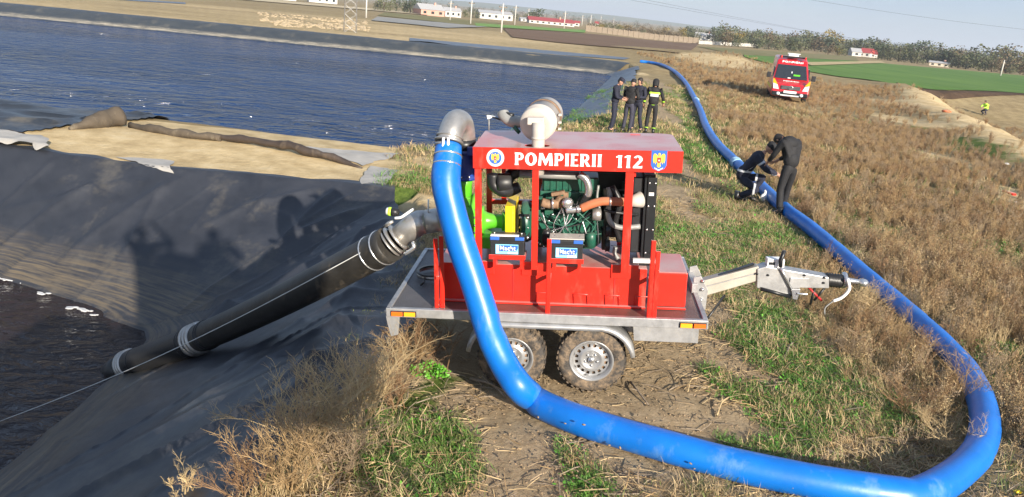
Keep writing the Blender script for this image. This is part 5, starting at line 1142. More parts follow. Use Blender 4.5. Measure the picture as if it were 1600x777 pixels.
gr_ = MB().b2((-.52, -.07, .80), (.52, -.0, 1.04)).build('grille', M['blackm'], van, .02)
m_ = MB()
for z_ in (.85, .92, .99): m_.b2((-.5, -.085, z_-.012), (.5, -.072, z_+.012))
gs = m_.build('grille_bar', M['steelb'], gr_); gs['kind'] = 'stuff'
lg = MB(); lg.lathe([(.105, 0), (.125, .0), (.125, .02), (.105, .02)], axisM((0, -.10, .93), (0, -1, 0)), n=22, cap=False)
for a in (90, 210, 330): lg.prism([(.0+.02*math.cos(R(a+90)), .93+.02*math.sin(R(a+90))), (.11*math.cos(R(a)), .93+.11*math.sin(R(a))), (.02*math.cos(R(a-90)), .93+.02*math.sin(R(a-90)))], -.115, -.10)
lgo = lg.build('round_star_badge', M['steelb'], gr_)
for s_ in (-1, 1):
    MB().prism([(s_*.62, .78), (s_*.93, .80), (s_*.97, 1.14), (s_*.72, 1.06)][::s_], -.06, .1).build('headlight', M['lens'], van, .02)
    MB().prism([(s_*.72, 1.08), (s_*.985, 1.15), (s_*.985, 1.42), (s_*.93, 1.40)][::s_], .02, .25).build('orange_corner_panel', M['orng' if False else 'amber'], van)
    MB().b2((s_*.995, .4, .72), (s_*1.012, 5.6, .90)).build('yellow_stripe', M['yellow'], van)
    m_ = MB(); m_.b2((s_*1.10, 1.0, 1.38), (s_*1.33, 1.13, 1.72)); m_.b2((s_*.98, 1.04, 1.45), (s_*1.12, 1.1, 1.50)); m_.build('wing_mirror', M['black'], van, .03)
    MB().b2((s_*.62, 1.75, 2.60), (s_*.70, 1.9, 2.78)).build('beacon', M['red'], van, .02)
MB().b2((-.97, -.12, .40), (.97, .02, .66)).build('bumper', M['blackm'], van, .05)
MB().b2((-.50, -.14, .42), (.50, -.10, .50)).build('bumper_strip', M['tape'], van)
pt = MB().b2((-.34, -.145, .60), (.34, -.125, .74)).build('number_plate', M['white'], van)
for s_ in (-1, 1): MB().lathe([(.10, 0), (.10, .03), (0, .05)], axisM((s_*.62, -.115, .53), (0, -1, 0)), n=14).build('fog_light', M['lens'], van)
lb_ = MB().b2((-.75, 2.0, 2.66), (.75, 2.2, 2.76)).build('light_bar', M['blackm'], van, .02)
ac = MB(); ac.b2((-.28, 2.1, 2.76), (.28, 2.7, 2.93)); ac.b2((-.36, 2.05, 2.9), (.36, 2.15, 2.95)); ac.build('roof_unit', M['white'], van, .03)
def slope_text(txt, w, h, y, z, ang, nm):
    o = fit_text(txt, -w/2, w/2, 0, h, M['white'], van, 0, nm, .05, .01); o.location = (-w/2, y, z); o.rotation_euler = (ang, 0, 0); return o
slope_text('POMPIERII', 1.15, .15, 1.86, 2.345, R(48), 'lettering'); slope_text('POMPIERII', .85, .10, .50, 1.265, R(18), 'bonnet_lettering')
for (x, y) in ((-.88, 1.0), (.88, 1.0), (-.88, 4.6), (.88, 4.6)):
    w = MB(); w.lathe([(.20, -.11), (.30, -.12), (.35, -.09), (.35, .09), (.30, .12), (.20, .11)], axisM((x, y, .35), (1, 0, 0)), n=24, cap=False); wo = w.build('wheel', M['rubber'], van)
    MB().lathe([(0, -.08), (.2, -.09), (.2, .09), (0, .08)], axisM((x, y, .35), (1, 0, 0)), n=20).build('rim', M['alu'], wo)

# ------------------------------------------------------------------ rolled liner edges, geotextile, foam
def roll(pts, r, mt_, lab, seed, wob=.25):
    P = crom([Vector(p_) for p_ in pts], 6); n_ = len(P); rad = []
    f_ = fbm(np.arange(n_)*.35+seed, np.zeros(n_)+seed, 7)
    for i in range(n_): rad.append((r if not isinstance(r, list) else np.interp(i/(n_-1), np.linspace(0, 1, len(r)), r))*(1+wob*2*f_[i]))
    rad = [q*(.85 if seed == 9 else .62) for q in rad]; P = [q-Vector((0, 0, .05)) for q in P]
    m_ = MB().tube(P, rad, 12); vs = np.array(m_.v); d = .09*fbm(vs[:, 0]*3+seed, vs[:, 1]*3+vs[:, 2]*5, 17)*1.4
    m_.v = [(a[0], a[1], a[2]+b_) for a, b_ in zip(vs, d)]
    return tag(m_.build('rolled_liner', M[mt_]), lab, 'rolled sheet')
def gq(px, py, dz): v = G(px, py, dz); v.z = v.z; return v
roll([gq(203, 192, .12), gq(240, 199, .12), gq(300, 208, .13), gq(345, 213, .12)], [.10, .16, .17, .14], 'logm', 'grey muddy liner roll lying on the sand edge beside the lake', 1)
roll([gq(335, 210, .14), gq(380, 214, .16), gq(430, 221, .20), gq(470, 229, .20), gq(520, 243, .14), gq(566, 260, .05)], [.10, .13, .15, .17, .14, .05], 'logd', 'dark brown liner roll running right down to the bank corner', 5)
roll([gq(108, 200, .05), gq(135, 191, .14), gq(160, 185, .20), gq(187, 178, .30)], [.05, .16, .24, .27], 'logm', 'raised stub of muddy rolled liner pointing up at the lake', 9, .3)
roll([gq(-60, 214, .1), gq(-20, 208, .1), (gq(10, 206, .1)), gq(36, 208, .1)], [.15, .2, .2, .16], 'logd', 'dark liner bundle at the far left of the sand strip', 13)
def patch(name, quad, mt_, dz=.03, nu=24, nv=8, kind='structure', amp=0.0, usez=None):
    c_ = [G(q[0], q[1], 0, 120 if (q[0] > 1080 and q[1] < 108) else 0) if usez is None else at(*q, usez) for q in quad]; u, v = np.meshgrid(np.linspace(0, 1, nu), np.linspace(0, 1, nv))
    X = (c_[0].x*(1-u)+c_[1].x*u)*(1-v)+(c_[3].x*(1-u)+c_[2].x*u)*v; Y = (c_[0].y*(1-u)+c_[1].y*u)*(1-v)+(c_[3].y*(1-u)+c_[2].y*u)*v
    if amp: X, Y = X+.45*fbm(X*1.4, Y*1.4, 57, 4), Y+.6*fbm(X*1.4, Y*1.4, 59, 4)
    return grid_mesh(name, X, Y, hgt(X, Y)+dz+amp*fbm(X*2.2, Y*2.2, 55, 3), mt_, kind=kind)
def cloth(quad, lab, amp=.06): o = patch('geotextile_sheet', quad, M['cloth'], .16 if quad[0][0] < 0 else .03, 30, 10, None, amp); return tag(o, lab, 'sheet')
cloth([(485, 232), (628, 241), (600, 250), (560, 262)], 'white geotextile sheet lying by the lake at the dark roll end')
cloth([(-30, 213), (62, 222), (82, 238), (-30, 232)], 'pale geotextile sheet at the left edge of the sand')
cloth([(190, 247), (262, 254), (272, 268), (215, 262)], 'small white geotextile scrap on the sand above the dark liner', .04)
cloth([(575, 262), (625, 266), (610, 290), (560, 292)], 'grey geotextile scrap on the bank corner by the dark liner', .08)
ORDF = ['first', 'second', 'third', 'fourth', 'fifth', 'sixth', 'seventh']
for k, (a, b_, w) in enumerate([(-2, 434, 14), (14, 438, 9), (37, 443, 5), (68, 459, 10), (118, 482, 12), (134, 486, 9), (147, 493, 6)]):
    c_ = at(a, b_, PZ+.03); m_ = MB()
    for j in range(11):
        m_.ball((c_.x+rng.uniform(-1, 1)*w*.010, c_.y+rng.uniform(-.5, .5)*w*.008, PZ+.035), (rng.uniform(.02, .06)*w/9, rng.uniform(.015, .035)*w/9, .010), n=8, m=5)
    tag(m_.build('foam', M['foam']), 'white foam fleck on the pit water, %s from the left' % ORDF[k], 'foam', 'foam flecks on the pit water')

# ------------------------------------------------------------------ far fields
def wpatch(name, quad, mt_, dz, nu, nv):
    c_ = quad; u, v = np.meshgrid(np.linspace(0, 1, nu), np.linspace(0, 1, nv))
    X = (c_[0][0]*(1-u)+c_[1][0]*u)*(1-v)+(c_[3][0]*(1-u)+c_[2][0]*u)*v; Y = (c_[0][1]*(1-u)+c_[1][1]*u)*(1-v)+(c_[3][1]*(1-u)+c_[2][1]*u)*v
    return grid_mesh(name, X, Y, hgt(X, Y)+dz, mt_)
g0, g1, g2 = G(1152, 86, 0, 130), G(1340, 96, 0, 120), G(1660, 124, 0, 100); gL = G(1160, 106, 0, 96)
bl = lambda x, o: (x, 70+(x-33)*.62+o)
wpatch('green_field', [g0[:2], g1[:2], bl(36, 3.2), (gL.x, gL.y)], FM['green'], .08, 60, 60)
wpatch('green_field', [g1[:2], g2[:2], bl(66, 3.2), bl(36, 3.2)], FM['green'], .08, 60, 60)
wpatch('earth_bank', [bl(34, 2.9), bl(66, 2.9), bl(66, .7), bl(33, .7)], FM['bank'], .05, 90, 12)
patch('pasture', [(1088, 73), (1336, 89), (1342, 96), (1150, 86)], FM['olive'], .10, 40, 8)
patch('stubble_strip', [(1252, 99), (1375, 96.5), (1383, 99.5), (1268, 104)], FM['tan'], .2, 20, 4)
patch('ploughed_field', [(786, 45), (1092, 69), (1062, 84), (800, 59)], FM['plough'], .10, 40, 10)
patch('crop_strip', [(742, 37), (916, 48), (914, 52), (744, 42)], FM['green2'], .14, 30, 4)
patch('grey_track', [(590, 27), (762, 43), (700, 45), (580, 33)], FM['grey'], .14, 30, 4)
patch('beige_track', [(370, -4), (668, 22), (668, 24.5), (370, 0)], FM['sand'], .2, 30, 3)
patch('pasture', [(600, 20), (790, 37), (742, 41), (590, 25)], FM['olive'], .10, 20, 4)
patch('wet_strip', [(640, 60), (985, 91.5), (975, 94), (640, 65)], M['linerp'], .05, 40, 4)
patch('wet_strip', [(180, -2), (290, 4.5), (290, 7), (180, 0)], M['linerp'], .06, 20, 4)
# far ridge of low hills
hx_ = np.linspace(-3500, 5200, 160); hv = np.linspace(0, 1, 8); HX, HV = np.meshgrid(hx_, hv)
prf = np.interp(HX, [-3500, -1500, -200, 400, 900, 2000, 5200], [10, 22, 34, 26, 12, 8, 14])+14*fbm(HX*.002, HX*0, 200, 4)
grid_mesh('far_hills', HX, 2600+HV*900+HX*.0, -4+prf*np.sin(HV*math.pi/2), FM['hill'])

# ------------------------------------------------------------------ trees
def leaf_cloud(lobes, n, size, seed, flat=.8):
    r_ = random.Random(seed); V_, F_ = [], []
    for _ in range(n):
        c_, R_ = r_.choices(lobes, [q[1]**2 for q in lobes])[0]
        d = Vector((r_.gauss(0, 1), r_.gauss(0, 1), r_.gauss(0, 1))).normalized(); rr = R_*(r_.random()**.28)*r_.uniform(.85, 1.12)
        p_ = Vector(c_)+Vector((d.x*rr, d.y*rr, d.z*rr*flat)); a = Vector((r_.gauss(0, 1), r_.gauss(0, 1), r_.gauss(0, 1))).normalized(); b_ = a.orthogonal().normalized(); s_ = size*r_.uniform(.5, 1.4)
        c2 = a.cross(b_); i = len(V_); V_ += [p_+b_*s_, p_+c2*s_*.8, p_-b_*s_, p_-c2*s_*.8]; F_.append((i, i+1, i+2, i+3))
    return V_, F_
def crown_mesh(seed, mt_, n=420):
    r_ = random.Random(seed); lobes = [((0, 0, .45), .33), ((0, 0, .2), .24)]
    for _ in range(7): a = r_.uniform(0, 6.28); q = r_.uniform(.15, .34); lobes.append(((q*math.cos(a), q*math.sin(a), r_.uniform(.10, .78)), r_.uniform(.15, .25)))
    V_, F_ = leaf_cloud(lobes, n, .035, seed); me = bpy.data.meshes.new('crown'); me.from_pydata([tuple(v) for v in V_], [], F_); me.materials.append(mt_); return me
def trunk_mesh(seed):
    r_ = random.Random(seed); m_ = MB(); m_.tube([(0, 0, -.05), (.01, 0, .2), (0, .01, .5), (.01, 0, .75)], [.030, .022, .016, .006], 6)
    for _ in range(4): a = r_.uniform(0, 6.28); z = r_.uniform(.2, .45); m_.tube([(0, 0, z), (.12*math.cos(a), .12*math.sin(a), z+.14), (.22*math.cos(a), .22*math.sin(a), z+.32)], [.012, .008, .003], 4)
    me = m_.mesh('trunk'); me.materials.append(M['bark']); return me
CR = {k: [crown_mesh(10*i+j, M[k]) for j in range(4)] for i, k in enumerate(['leafd', 'leafm', 'leafy2', 'leafb'])}
CRF = {k: [crown_mesh(10*i+j+100, M[k], 130) for j in range(3)] for i, k in enumerate(['leafd', 'leafm', 'leafy2', 'leafb'])}
TRK = [trunk_mesh(i) for i in range(3)]
ORD = ['first ', 'second ', 'third ', 'fourth ', 'fifth ', 'sixth ', 'seventh ', 'eighth ', 'ninth ', 'tenth ', 'next ']
CNT = {}
_L1 = [(1190, 'the pale fence end'), (1240, 'the red van'), (1276, 'the orange roof'), (1350, 'the red roofs'), (1433, 'the high white house'), (1467, 'the beige shed'), (1520, 'the shed trees'), (1563, 'the thin pole')]
TLM = {'trees in the front row beyond the field': _L1, 'trees in the middle row beyond the field': _L1, 'trees in the back row beyond the field': _L1, 'far trees behind the belt': _L1,
       'trees of the thicket behind the fence': [(938, 'the pole over the thicket'), (958, 'the last pole'), (1000, 'the thicket centre'), (1040, 'the dense part')],
       'trees among the left village houses': [(600, 'the tall pole'), (676, 'the pink house'), (708, 'the white building'), (775, 'the long hall'), (823, 'the small white building')],
       'far trees near the horizon': [(703, 'the white building'), (775, 'the long hall'), (862, 'the red roof'), (909, 'the grey fence start'), (958, 'the last pole'), (1064, 'the dark trees')]}
KN = dict(leafd='dark green', leafm='olive green', leafy2='yellowing', leafb='brown leafless')
def tree(px, py, h, k, where, group, wf=1.0, far=False, sink=0.0):
    LM = TLM.get(group)
    if LM:
        q = [m for m in LM if m[0] < px]; where_ = where
        lm = q[-1] if q else LM[0]; key = (group, k, lm[1], bool(q)); CNT[key] = CNT.get(key, 0)+1
        where = '%s, %s of %s' % (where, 'right' if q else 'left', lm[1]); ordn = ORD[min(CNT[key], len(ORD))-1]
    else: key = (group, k, where); CNT[key] = CNT.get(key, 0)+1; ordn = ORD[min(CNT[key], len(ORD))-1]
    g = G(px, py, 0, 150 if px > 1040 else 0); t = empty('tree' if h > 2.6 else 'bush', (g.x, g.y, g.z-sink), (0, 0, rng.uniform(0, 6.28)), '%s%s %s %s' % (ordn, KN[k], 'tree' if h > 2.6 else 'bush', where), 'tree' if h > 2.6 else 'bush', group)
    w = h*wf*rng.uniform(.85, 1.2); t.scale = (w, w, h)
    a = bpy.data.objects.new('crown', rng.choice((CRF if far else CR)[k])); b_ = bpy.data.objects.new('trunk', rng.choice(TRK))
    for o in (a, b_): COL.objects.link(o); o.parent = t
    return t
bx_, by_ = [1130, 1235, 1335, 1427, 1542, 1640], [72, 80, 89, 99, 112, 121]
for row, (dy, hh_, n_) in enumerate(((0, 4.6, 48), (-3.0, 6.0, 44), (-5.5, 8.2, 34))):
    for i in range(n_):
        px = 1128+(512/n_)*(i+rng.uniform(.1, .9))
        if row == 0 and (1332 < px < 1372 or 1260 < px < 1288 or 1452 < px < 1482 or rng.random() < .2): continue
        k = rng.choices(['leafd', 'leafm', 'leafy2', 'leafb'], [3, 6, 1.0, 1.5])[0]
        tree(px, np.interp(px, bx_, by_)+dy, hh_*rng.uniform(.7, 1.25), k, 'in the belt %s' % ['front row', 'middle row', 'back row'][row], ['trees in the front row', 'trees in the middle row', 'trees in the back row'][row]+' beyond the field', 1.25)
for i in range(34):                     # brown thicket behind the grey fence
    px = 922+168*(i+rng.uniform(0, 1))/34
    tree(px, np.interp(px, [915, 1090], [47, 64])+rng.uniform(-1.5, .5), rng.uniform(2.6, 4.2), rng.choices(['leafb', 'leafm', 'leafy2'], [5, 2, 1])[0], 'behind the grey fence', 'trees of the thicket behind the fence', 1.2)
for (px, py, h, k) in ((1064, 60, 4.8, 'leafy2'), (1072, 60, 6.0, 'leafd'), (1084, 61, 5.8, 'leafd'), (1097, 62, 5.0, 'leafm'), (1113, 65, 6.8, 'leafd'), (1121, 66, 5.4, 'leafm'), (1127, 67, 5.6, 'leafd'), (1136, 68, 5.0, 'leafm'), (1150, 69, 4.6, 'leafm')):
    tree(px, py, h, k, 'near the small white shed behind the fence', 'trees around the white shed', 1.15)
for (px, py, h, k) in ((590, 17, 3.4, 'leafd'), (600, 18, 3.8, 'leafm'), (610, 18.5, 3.6, 'leafm'), (620, 19, 4.2, 'leafd'), (632, 20, 3.6, 'leafm'), (641, 21, 5.0, 'leafd'), (650, 21, 4.4, 'leafd'), (726, 27, 2.6, 'leafm'), (738, 28, 3.4, 'leafd'), (746, 29, 2.6, 'leafm'), (832, 34, 4.4, 'leafm'), (838, 35, 5.6, 'leafd'), (822, 32, 3.4, 'leafm'), (806, 31, 3, 'leafd')):
    tree(px, py, h*1.2, k, 'among the left village houses', 'trees among the left village houses', 1.1)
for i in range(60):                     # scattered crowns towards the horizon
    px = 640+480*(i+rng.random())/60
    hy = 92-.093*(1600-px)
    tree(px, hy+rng.uniform(3.5, 8.5), rng.uniform(4.5, 8), rng.choices(['leafd', 'leafm', 'leafb'], [3, 4, 2])[0], 'in the far village', 'far trees near the horizon', 1.4, True)
for i in range(55):
    px = 1130+500*(i+rng.random())/55; hy = 92-.093*(1600-px)
    tree(px, hy+rng.uniform(4, 8), rng.uniform(6, 12), rng.choices(['leafd', 'leafm', 'leafb'], [3, 4, 2])[0], 'far behind the belt', 'far trees behind the belt', 1.5, True)

# ------------------------------------------------------------------ houses, shed, fence, poles
def house(px, py, wpx, hpx, rpx, wall, roof, lab, depth=8, yaw=0, nw=3, hip=0.0, door=True):
    g = G(px, py); D = math.hypot(g.x, g.y); k = D/1200.; w, h, r = wpx*k, hpx*k, rpx*k
    t = empty('house', (g.x, g.y, g.z-.1), (0, 0, -math.atan2(g.x, g.y)+yaw), lab, 'house')
    MB().b2((-w/2, 0, 0), (w/2, depth, h)).build('wall', M[wall], t)
    o_ = .25; m_ = MB(); hp2 = hip*w
    m_.add([(-w/2-o_, -o_, h-.05), (w/2+o_, -o_, h-.05), (w/2+o_, depth+o_, h-.05), (-w/2-o_, depth+o_, h-.05), (-w/2-o_+hp2, depth/2, h+r), (w/2+o_-hp2, depth/2, h+r)], [(0, 1, 5, 4), (2, 3, 4, 5), (1, 2, 5), (3, 0, 4), (0, 3, 2, 1)])
    m_.build('roof', M[roof], t)
    for i in range(nw):
        x = -w/2+w*(i+.5)/nw; ww, wh = min(.9, w/nw*.4), h*.4
        MB().b2((x-ww/2, -.04, h*.35), (x+ww/2, -.005, h*.35+wh)).build('window', M['glass'], t)
    if w > 5: MB().b2((w*.2, depth*.4, h+r*.5), (w*.2+.5, depth*.4+.5, h+r+.5)).build('chimney', M['wallp'], t)
    return t
house(676, 25, 36, 9, 8, 'wallp', 'roofg', 'pink walled house with pale grey roof beside the left trees', 10, R(15))
house(708, 27, 24, 9, 5, 'wallw', 'roofg', 'white building right of the pink walled house', 8, R(10))
house(775, 31, 50, 9, 4, 'wallw', 'roofg', 'long white hall with grey roof at the top of the picture', 12, R(8), 5)
house(505, 5, 40, 9, 5, 'wallw', 'roofg', 'white house at the top edge above the stones', 9, R(5), 4)
house(440, 0, 40, 8, 5, 'wallw', 'roofg', 'white house leftmost along the top edge', 9, 0, 4)
house(862, 39, 68, 5, 5, 'wallw', 'roofr', 'long low building with a dark red roof', 14, R(6), 8)
house(823, 34, 18, 4, 2, 'wallw', 'roofg', 'small white building left of the long red roof', 8, R(6), 2)
house(901, 41, 8, 5, 3, 'wallw', 'roofr', 'tiny red roofed house right of the long red roof', 6, 0, 1)
house(932, 42, 6, 5, 3, 'wallw', 'roofr', 'tiny red roofed house behind the thicket', 6, 0, 1)
house(1099, 63, 26, 7, 4, 'wallw', 'roofg', 'white shed with arched pale roof among dark trees behind the fence', 6, R(-5), 2)
house(1276, 78, 18, 6, 5, 'wallw', 'roofo', 'white house with orange tile roof in the tree belt', 9, R(-12), 2)
house(1338, 88, 12, 6, 5, 'wallw', 'roofg', 'grey roofed house left of the bright red roofs', 8, R(10), 1)
house(1350, 89, 14, 6, 6, 'wallw', 'roofr', 'bright red roofed house next to the grey roofed one', 8, R(-10), 2)
house(1363, 90, 12, 5, 5, 'wallw', 'roofr', 'red roofed house, right one of the red pair', 8, R(10), 1)
house(1381, 88, 22, 5, 2, 'wallw', 'roofg', 'long white wall building right of the red roofs', 8, 0, 3)
house(1433, 86, 14, 6, 3, 'wallw', 'roofg', 'white house high in the belt between dark trees', 8, 0, 2)
house(1467, 104, 24, 5, 2, 'wallb', 'roofg', 'low beige shed with white gable at the field edge', 6, 0, 3)
house(1441, 79, 10, 4, 2, 'wallw', 'roofr', 'small far house near the horizon right of centre', 8, 0, 1)
# fences
def fence(q0, q1, n, hgt_, mt_, lab):
    a, b_ = G(*q0), G(*q1); t = empty('fence', a, (0, 0, 0), lab, 'fence'); L_ = b_-a; m_ = MB(); d = L_.normalized(); nrm = Vector((-d.y, d.x, 0)); ang = math.atan2(L_.y, L_.x)
    for i in range(n+1):
        p_ = L_*(i/n); z = gz(a.x+p_.x, a.y+p_.y)-a.z; MB().box((p_.x, p_.y, z+hgt_/2), (.16, .16, hgt_+.2), rot=(0, 0, ang)).build('post', M[mt_], t)
    nb = int(L_.length/.35)
    for i in range(nb):
        p_ = L_*((i+.5)/nb); z = gz(a.x+p_.x, a.y+p_.y)-a.z; m_.box((p_.x+nrm.x*.1, p_.y+nrm.y*.1, z+hgt_/2), (.27, .03, hgt_*rng.uniform(.85, 1.05)), rot=(0, 0, ang))
    o = m_.build('fence_board', M[mt_], t); o['kind'] = 'stuff'
fence((915, 49.5), (1090, 68.5), 22, 1.7, 'wood', 'long weathered grey board fence before the brown thicket')
fence((1092, 69), (1183, 74), 12, 1.0, 'concrete', 'low pale fence continuing right of the grey board fence')
def pole(px, py, top, lab, r=.14):
    g = G(px, py); D = math.hypot(g.x, g.y); h = (py-top)*D/1200; t = empty('utility_pole', (g.x, g.y, g.z), (0, 0, rng.uniform(-.6, .6)), lab, 'pole')
    MB().tube([(0, 0, -.2), (0, 0, h)], [r*1.2, r*.8], 8).build('shaft', M['concrete'], t); MB().b2((-.7, -.06, h-.7), (.7, .06, h-.55)).build('crossarm', M['wood'], t)
    for s_ in (-.6, 0, .6): MB().lathe([(.05, 0), (.06, .1), (.03, .16), (0, .16)], Matrix.Translation((s_, 0, h-.55)), n=6).build('insulator', M['glass'], t)
for (px, py, top, lab) in ((572, 28, -14, 'tall pole right of the lattice pylon'), (703, 32, 4, 'pole in front of the white building, left of a pair'), (735, 38, 4, 'pole standing on the grey track, right of a pair'), (783, 51, 9, 'tall wooden pole in front of the long white hall'),
    (804, 39, 11, 'pole just right of the long white hall'), (825, 33, 15, 'thin pole left of the long red roof'), (881, 45, 20, 'pole in front of the red roof'), (909, 41, 25, 'pole right of the red roofed building'), (922, 43, 25, 'pole second right of the red roof, leaning close to its neighbour'), (938, 40, 26, 'pole over the thicket'), (958, 41, 29, 'last pole to the right over the thicket'), (1563, 119, 99, 'thin pole at the right end of the green field')):
    pole(px, py, top, lab)
g = G(547, 51); D = math.hypot(g.x, g.y); py_t = empty('lattice_pylon', g, (0, 0, .3), 'slender galvanised lattice pylon standing beside the far bank of the lake', 'pylon')
hw = .62; HT = 22
for sx, sy in ((-1, -1), (1, -1), (1, 1), (-1, 1)): MB().tube([(sx*hw, sy*hw, -.2), (sx*.25, sy*.25, HT)], .026, 5).build('leg', M['galv'], py_t)
m_ = MB(); z = 0
while z < HT-1:
    w0 = hw+(0.25-hw)*z/HT; w1 = hw+(.25-hw)*(z+.9)/HT
    for a, b_ in (((-1, -1), (1, -1)), ((1, -1), (1, 1)), ((1, 1), (-1, 1)), ((-1, 1), (-1, -1))):
        m_.tube([(a[0]*w0, a[1]*w0, z), (b_[0]*w1, b_[1]*w1, z+.9)], .013, 4, cap=False); m_.tube([(b_[0]*w0, b_[1]*w0, z), (a[0]*w1, a[1]*w1, z+.9)], .013, 4, cap=False)
    z += .9
o = m_.build('lattice', M['galv'], py_t); o['kind'] = 'stuff'
def wire(q0, d0_, q1, d1_, lab):
    a, b_ = atd(*q0, d0_), atd(*q1, d1_); pts = []
    for t in np.linspace(-1.2, 2.0, 60): v = a.lerp(b_, t); v.z += 1.2*(t*(t-1)); pts.append(v)
    tag(MB().tube(pts, .022, 4, cap=False).build('overhead_wire', M['blackm']), lab, 'wire')
wire((1268, 0), 150, (1600, 46), 165, 'dark overhead wire crossing the sky at the upper right')
wire((985, 0), 150, (1350, 62), 300, 'overhead wire falling towards the far tree belt, lower of two')
wire((1010, 0), 150, (1370, 66), 300, 'overhead wire falling towards the far tree belt, upper of two')
# pale rubble beyond the far bank
m_ = MB(); lay = [((398, 22), (575, 37)), ((405, 31), (570, 44)), ((430, 38), (580, 47))]
for i in range(520):
    a, b_ = lay[i % 3]; t = rng.random(); g = G(a[0]+(b_[0]-a[0])*t, a[1]+(b_[1]-a[1])*t+rng.uniform(-3, 3)); s_ = rng.uniform(.05, .19)
    m_.ball((g.x, g.y, g.z+s_*.3), (s_*1.3, s_, s_*.7), Matrix.Identity(4), 5, 3)
for i in range(len(m_.sm)): m_.sm[i] = False
o = m_.build('pale_rubble', M['rubble']); tag(o, 'heap of pale broken stones beyond the far bank of the lake', 'rubble', kind='stuff')

# ------------------------------------------------------------------ plants close by
def prism_twig(V_, F_, p0, p1, r0, r1):
    d = (p1-p0)
    if d.length < 1e-6: return
    u = d.orthogonal().normalized(); w = d.cross(u).normalized(); i = len(V_)
    for p_, r_ in ((p0, r0), (p1, r1)):
        for k in range(3): a = 2.094*k; V_.append(p_+(u*math.cos(a)+w*math.sin(a))*r_)
    for k in range(3): F_.append((i+k, i+(k+1) % 3, i+3+(k+1) % 3, i+3+k))
def mk(name, V_, F_, mt_):
    me = bpy.data.meshes.new(name); me.from_pydata([tuple(v) for v in V_], [], F_); me.materials.append(mt_); return me
def weed_mesh(seed, mt_, h, stems, twigs, r, seeds=True, lean=.3):
    r_ = random.Random(seed); V_, F_ = [], []
    for _ in range(stems):
        a = r_.uniform(0, 6.28); b0 = Vector((math.cos(a), math.sin(a), 0))*r_.uniform(0, .07); hh = h*r_.uniform(.55, 1.1); le = Vector((math.cos(a), math.sin(a), 0))*hh*r_.uniform(.05, lean)
        P = [b0, b0+le*.25+Vector((0, 0, hh*.4)), b0+le*.6+Vector((0, 0, hh*.75)), b0+le+Vector((r_.uniform(-.03, .03), r_.uniform(-.03, .03), hh))]
        for k in range(3): prism_twig(V_, F_, P[k], P[k+1], r*(1-.25*k), r*(.75-.25*k))
        for _t in range(twigs):
            t = r_.uniform(.2, .98)*3; k = min(2, int(t)); p_ = P[k].lerp(P[k+1], t-k); b_ = r_.uniform(0, 6.28); L_ = hh*r_.uniform(.12, .30)*(1.2-t/3.5)
            q = p_+Vector((math.cos(b_)*L_*.7, math.sin(b_)*L_*.7, L_*r_.uniform(.4, 1))); prism_twig(V_, F_, p_, q, r*.55, r*.3)
            if seeds:
                for _s in range(3):
                    c_ = p_.lerp(q, r_.uniform(.4, 1.05)); s_ = (.0022+r*.55)*r_.uniform(.9, 1.8); u = Vector((r_.gauss(0, 1), r_.gauss(0, 1), r_.gauss(0, 1))).normalized(); w = u.orthogonal().normalized()
                    i = len(V_); V_ += [c_+u*s_*1.6, c_+w*s_, c_-u*s_*1.6, c_-w*s_]; F_.append((i, i+1, i+2, i+3))
    return mk('weed', V_, F_, mt_)
def grass_mesh(seed, mt_, h, n_, w, spread=.08, droop=.5):
    r_ = random.Random(seed); V_, F_ = [], []
    for _ in range(n_):
        a = r_.uniform(0, 6.28); b0 = Vector((r_.uniform(-spread, spread), r_.uniform(-spread, spread), -.005)); hh = h*r_.uniform(.5, 1.1); d = Vector((math.cos(a), math.sin(a), 0)); s_ = Vector((-d.y, d.x, 0))*w*r_.uniform(.6, 1.2)
        m1 = b0+d*hh*droop*.4+Vector((0, 0, hh*.6)); tp = b0+d*hh*droop*1.1+Vector((0, 0, hh*r_.uniform(.75, 1)))
        i = len(V_); V_ += [b0-s_*.7, b0+s_*.7, m1+s_, m1-s_, tp]; F_ += [(i, i+1, i+2, i+3), (i+3, i+2, i+4)]
    return mk('tuft', V_, F_, mt_)
def leaf_mesh(seed, mt_, n_, L_):
    r_ = random.Random(seed); V_, F_ = [], []
    for _ in range(n_):
        c_ = Vector((r_.uniform(-.1, .1), r_.uniform(-.1, .1), r_.uniform(.0, .04))); a = r_.uniform(0, 6.28); d = Vector((math.cos(a), math.sin(a), r_.uniform(-.1, .6))).normalized(); s_ = d.cross(Vector((0, 0, 1))).normalized(); l_ = L_*r_.uniform(.5, 1.2)
        i = len(V_); V_ += [c_, c_+d*l_*.5+s_*l_*.28, c_+d*l_, c_+d*l_*.5-s_*l_*.28]; F_.append((i, i+1, i+2, i+3))
    return mk('leaves', V_, F_, mt_)
def twig_litter(seed, mt_, n_):
    r_ = random.Random(seed); V_, F_ = [], []
    for _ in range(n_):
        c_ = Vector((r_.uniform(-.3, .3), r_.uniform(-.3, .3), r_.uniform(.004, .03))); a = r_.uniform(0, 6.28); l_ = r_.uniform(.04, .26); d = Vector((math.cos(a), math.sin(a), r_.uniform(-.08, .14))); m1 = c_+d*l_*.5+Vector((r_.uniform(-.02, .02), r_.uniform(-.02, .02), .006)); r0 = r_.uniform(.0015, .0045)
        prism_twig(V_, F_, c_, m1, r0, r0); prism_twig(V_, F_, m1, c_+d*l_, r0, r0*.6)
    return mk('litter', V_, F_, mt_)
def clod_mesh(seed, mt_):
    m_ = MB(); r_ = random.Random(seed)
    for _ in range(5): s_ = r_.uniform(.004, .013); m_.ball((r_.uniform(-.25, .25), r_.uniform(-.25, .25), s_*.1), (s_*1.4, s_*.8, s_*.5), None, 5, 3)
    me = m_.mesh('clod'); me.materials.append(mt_); return me

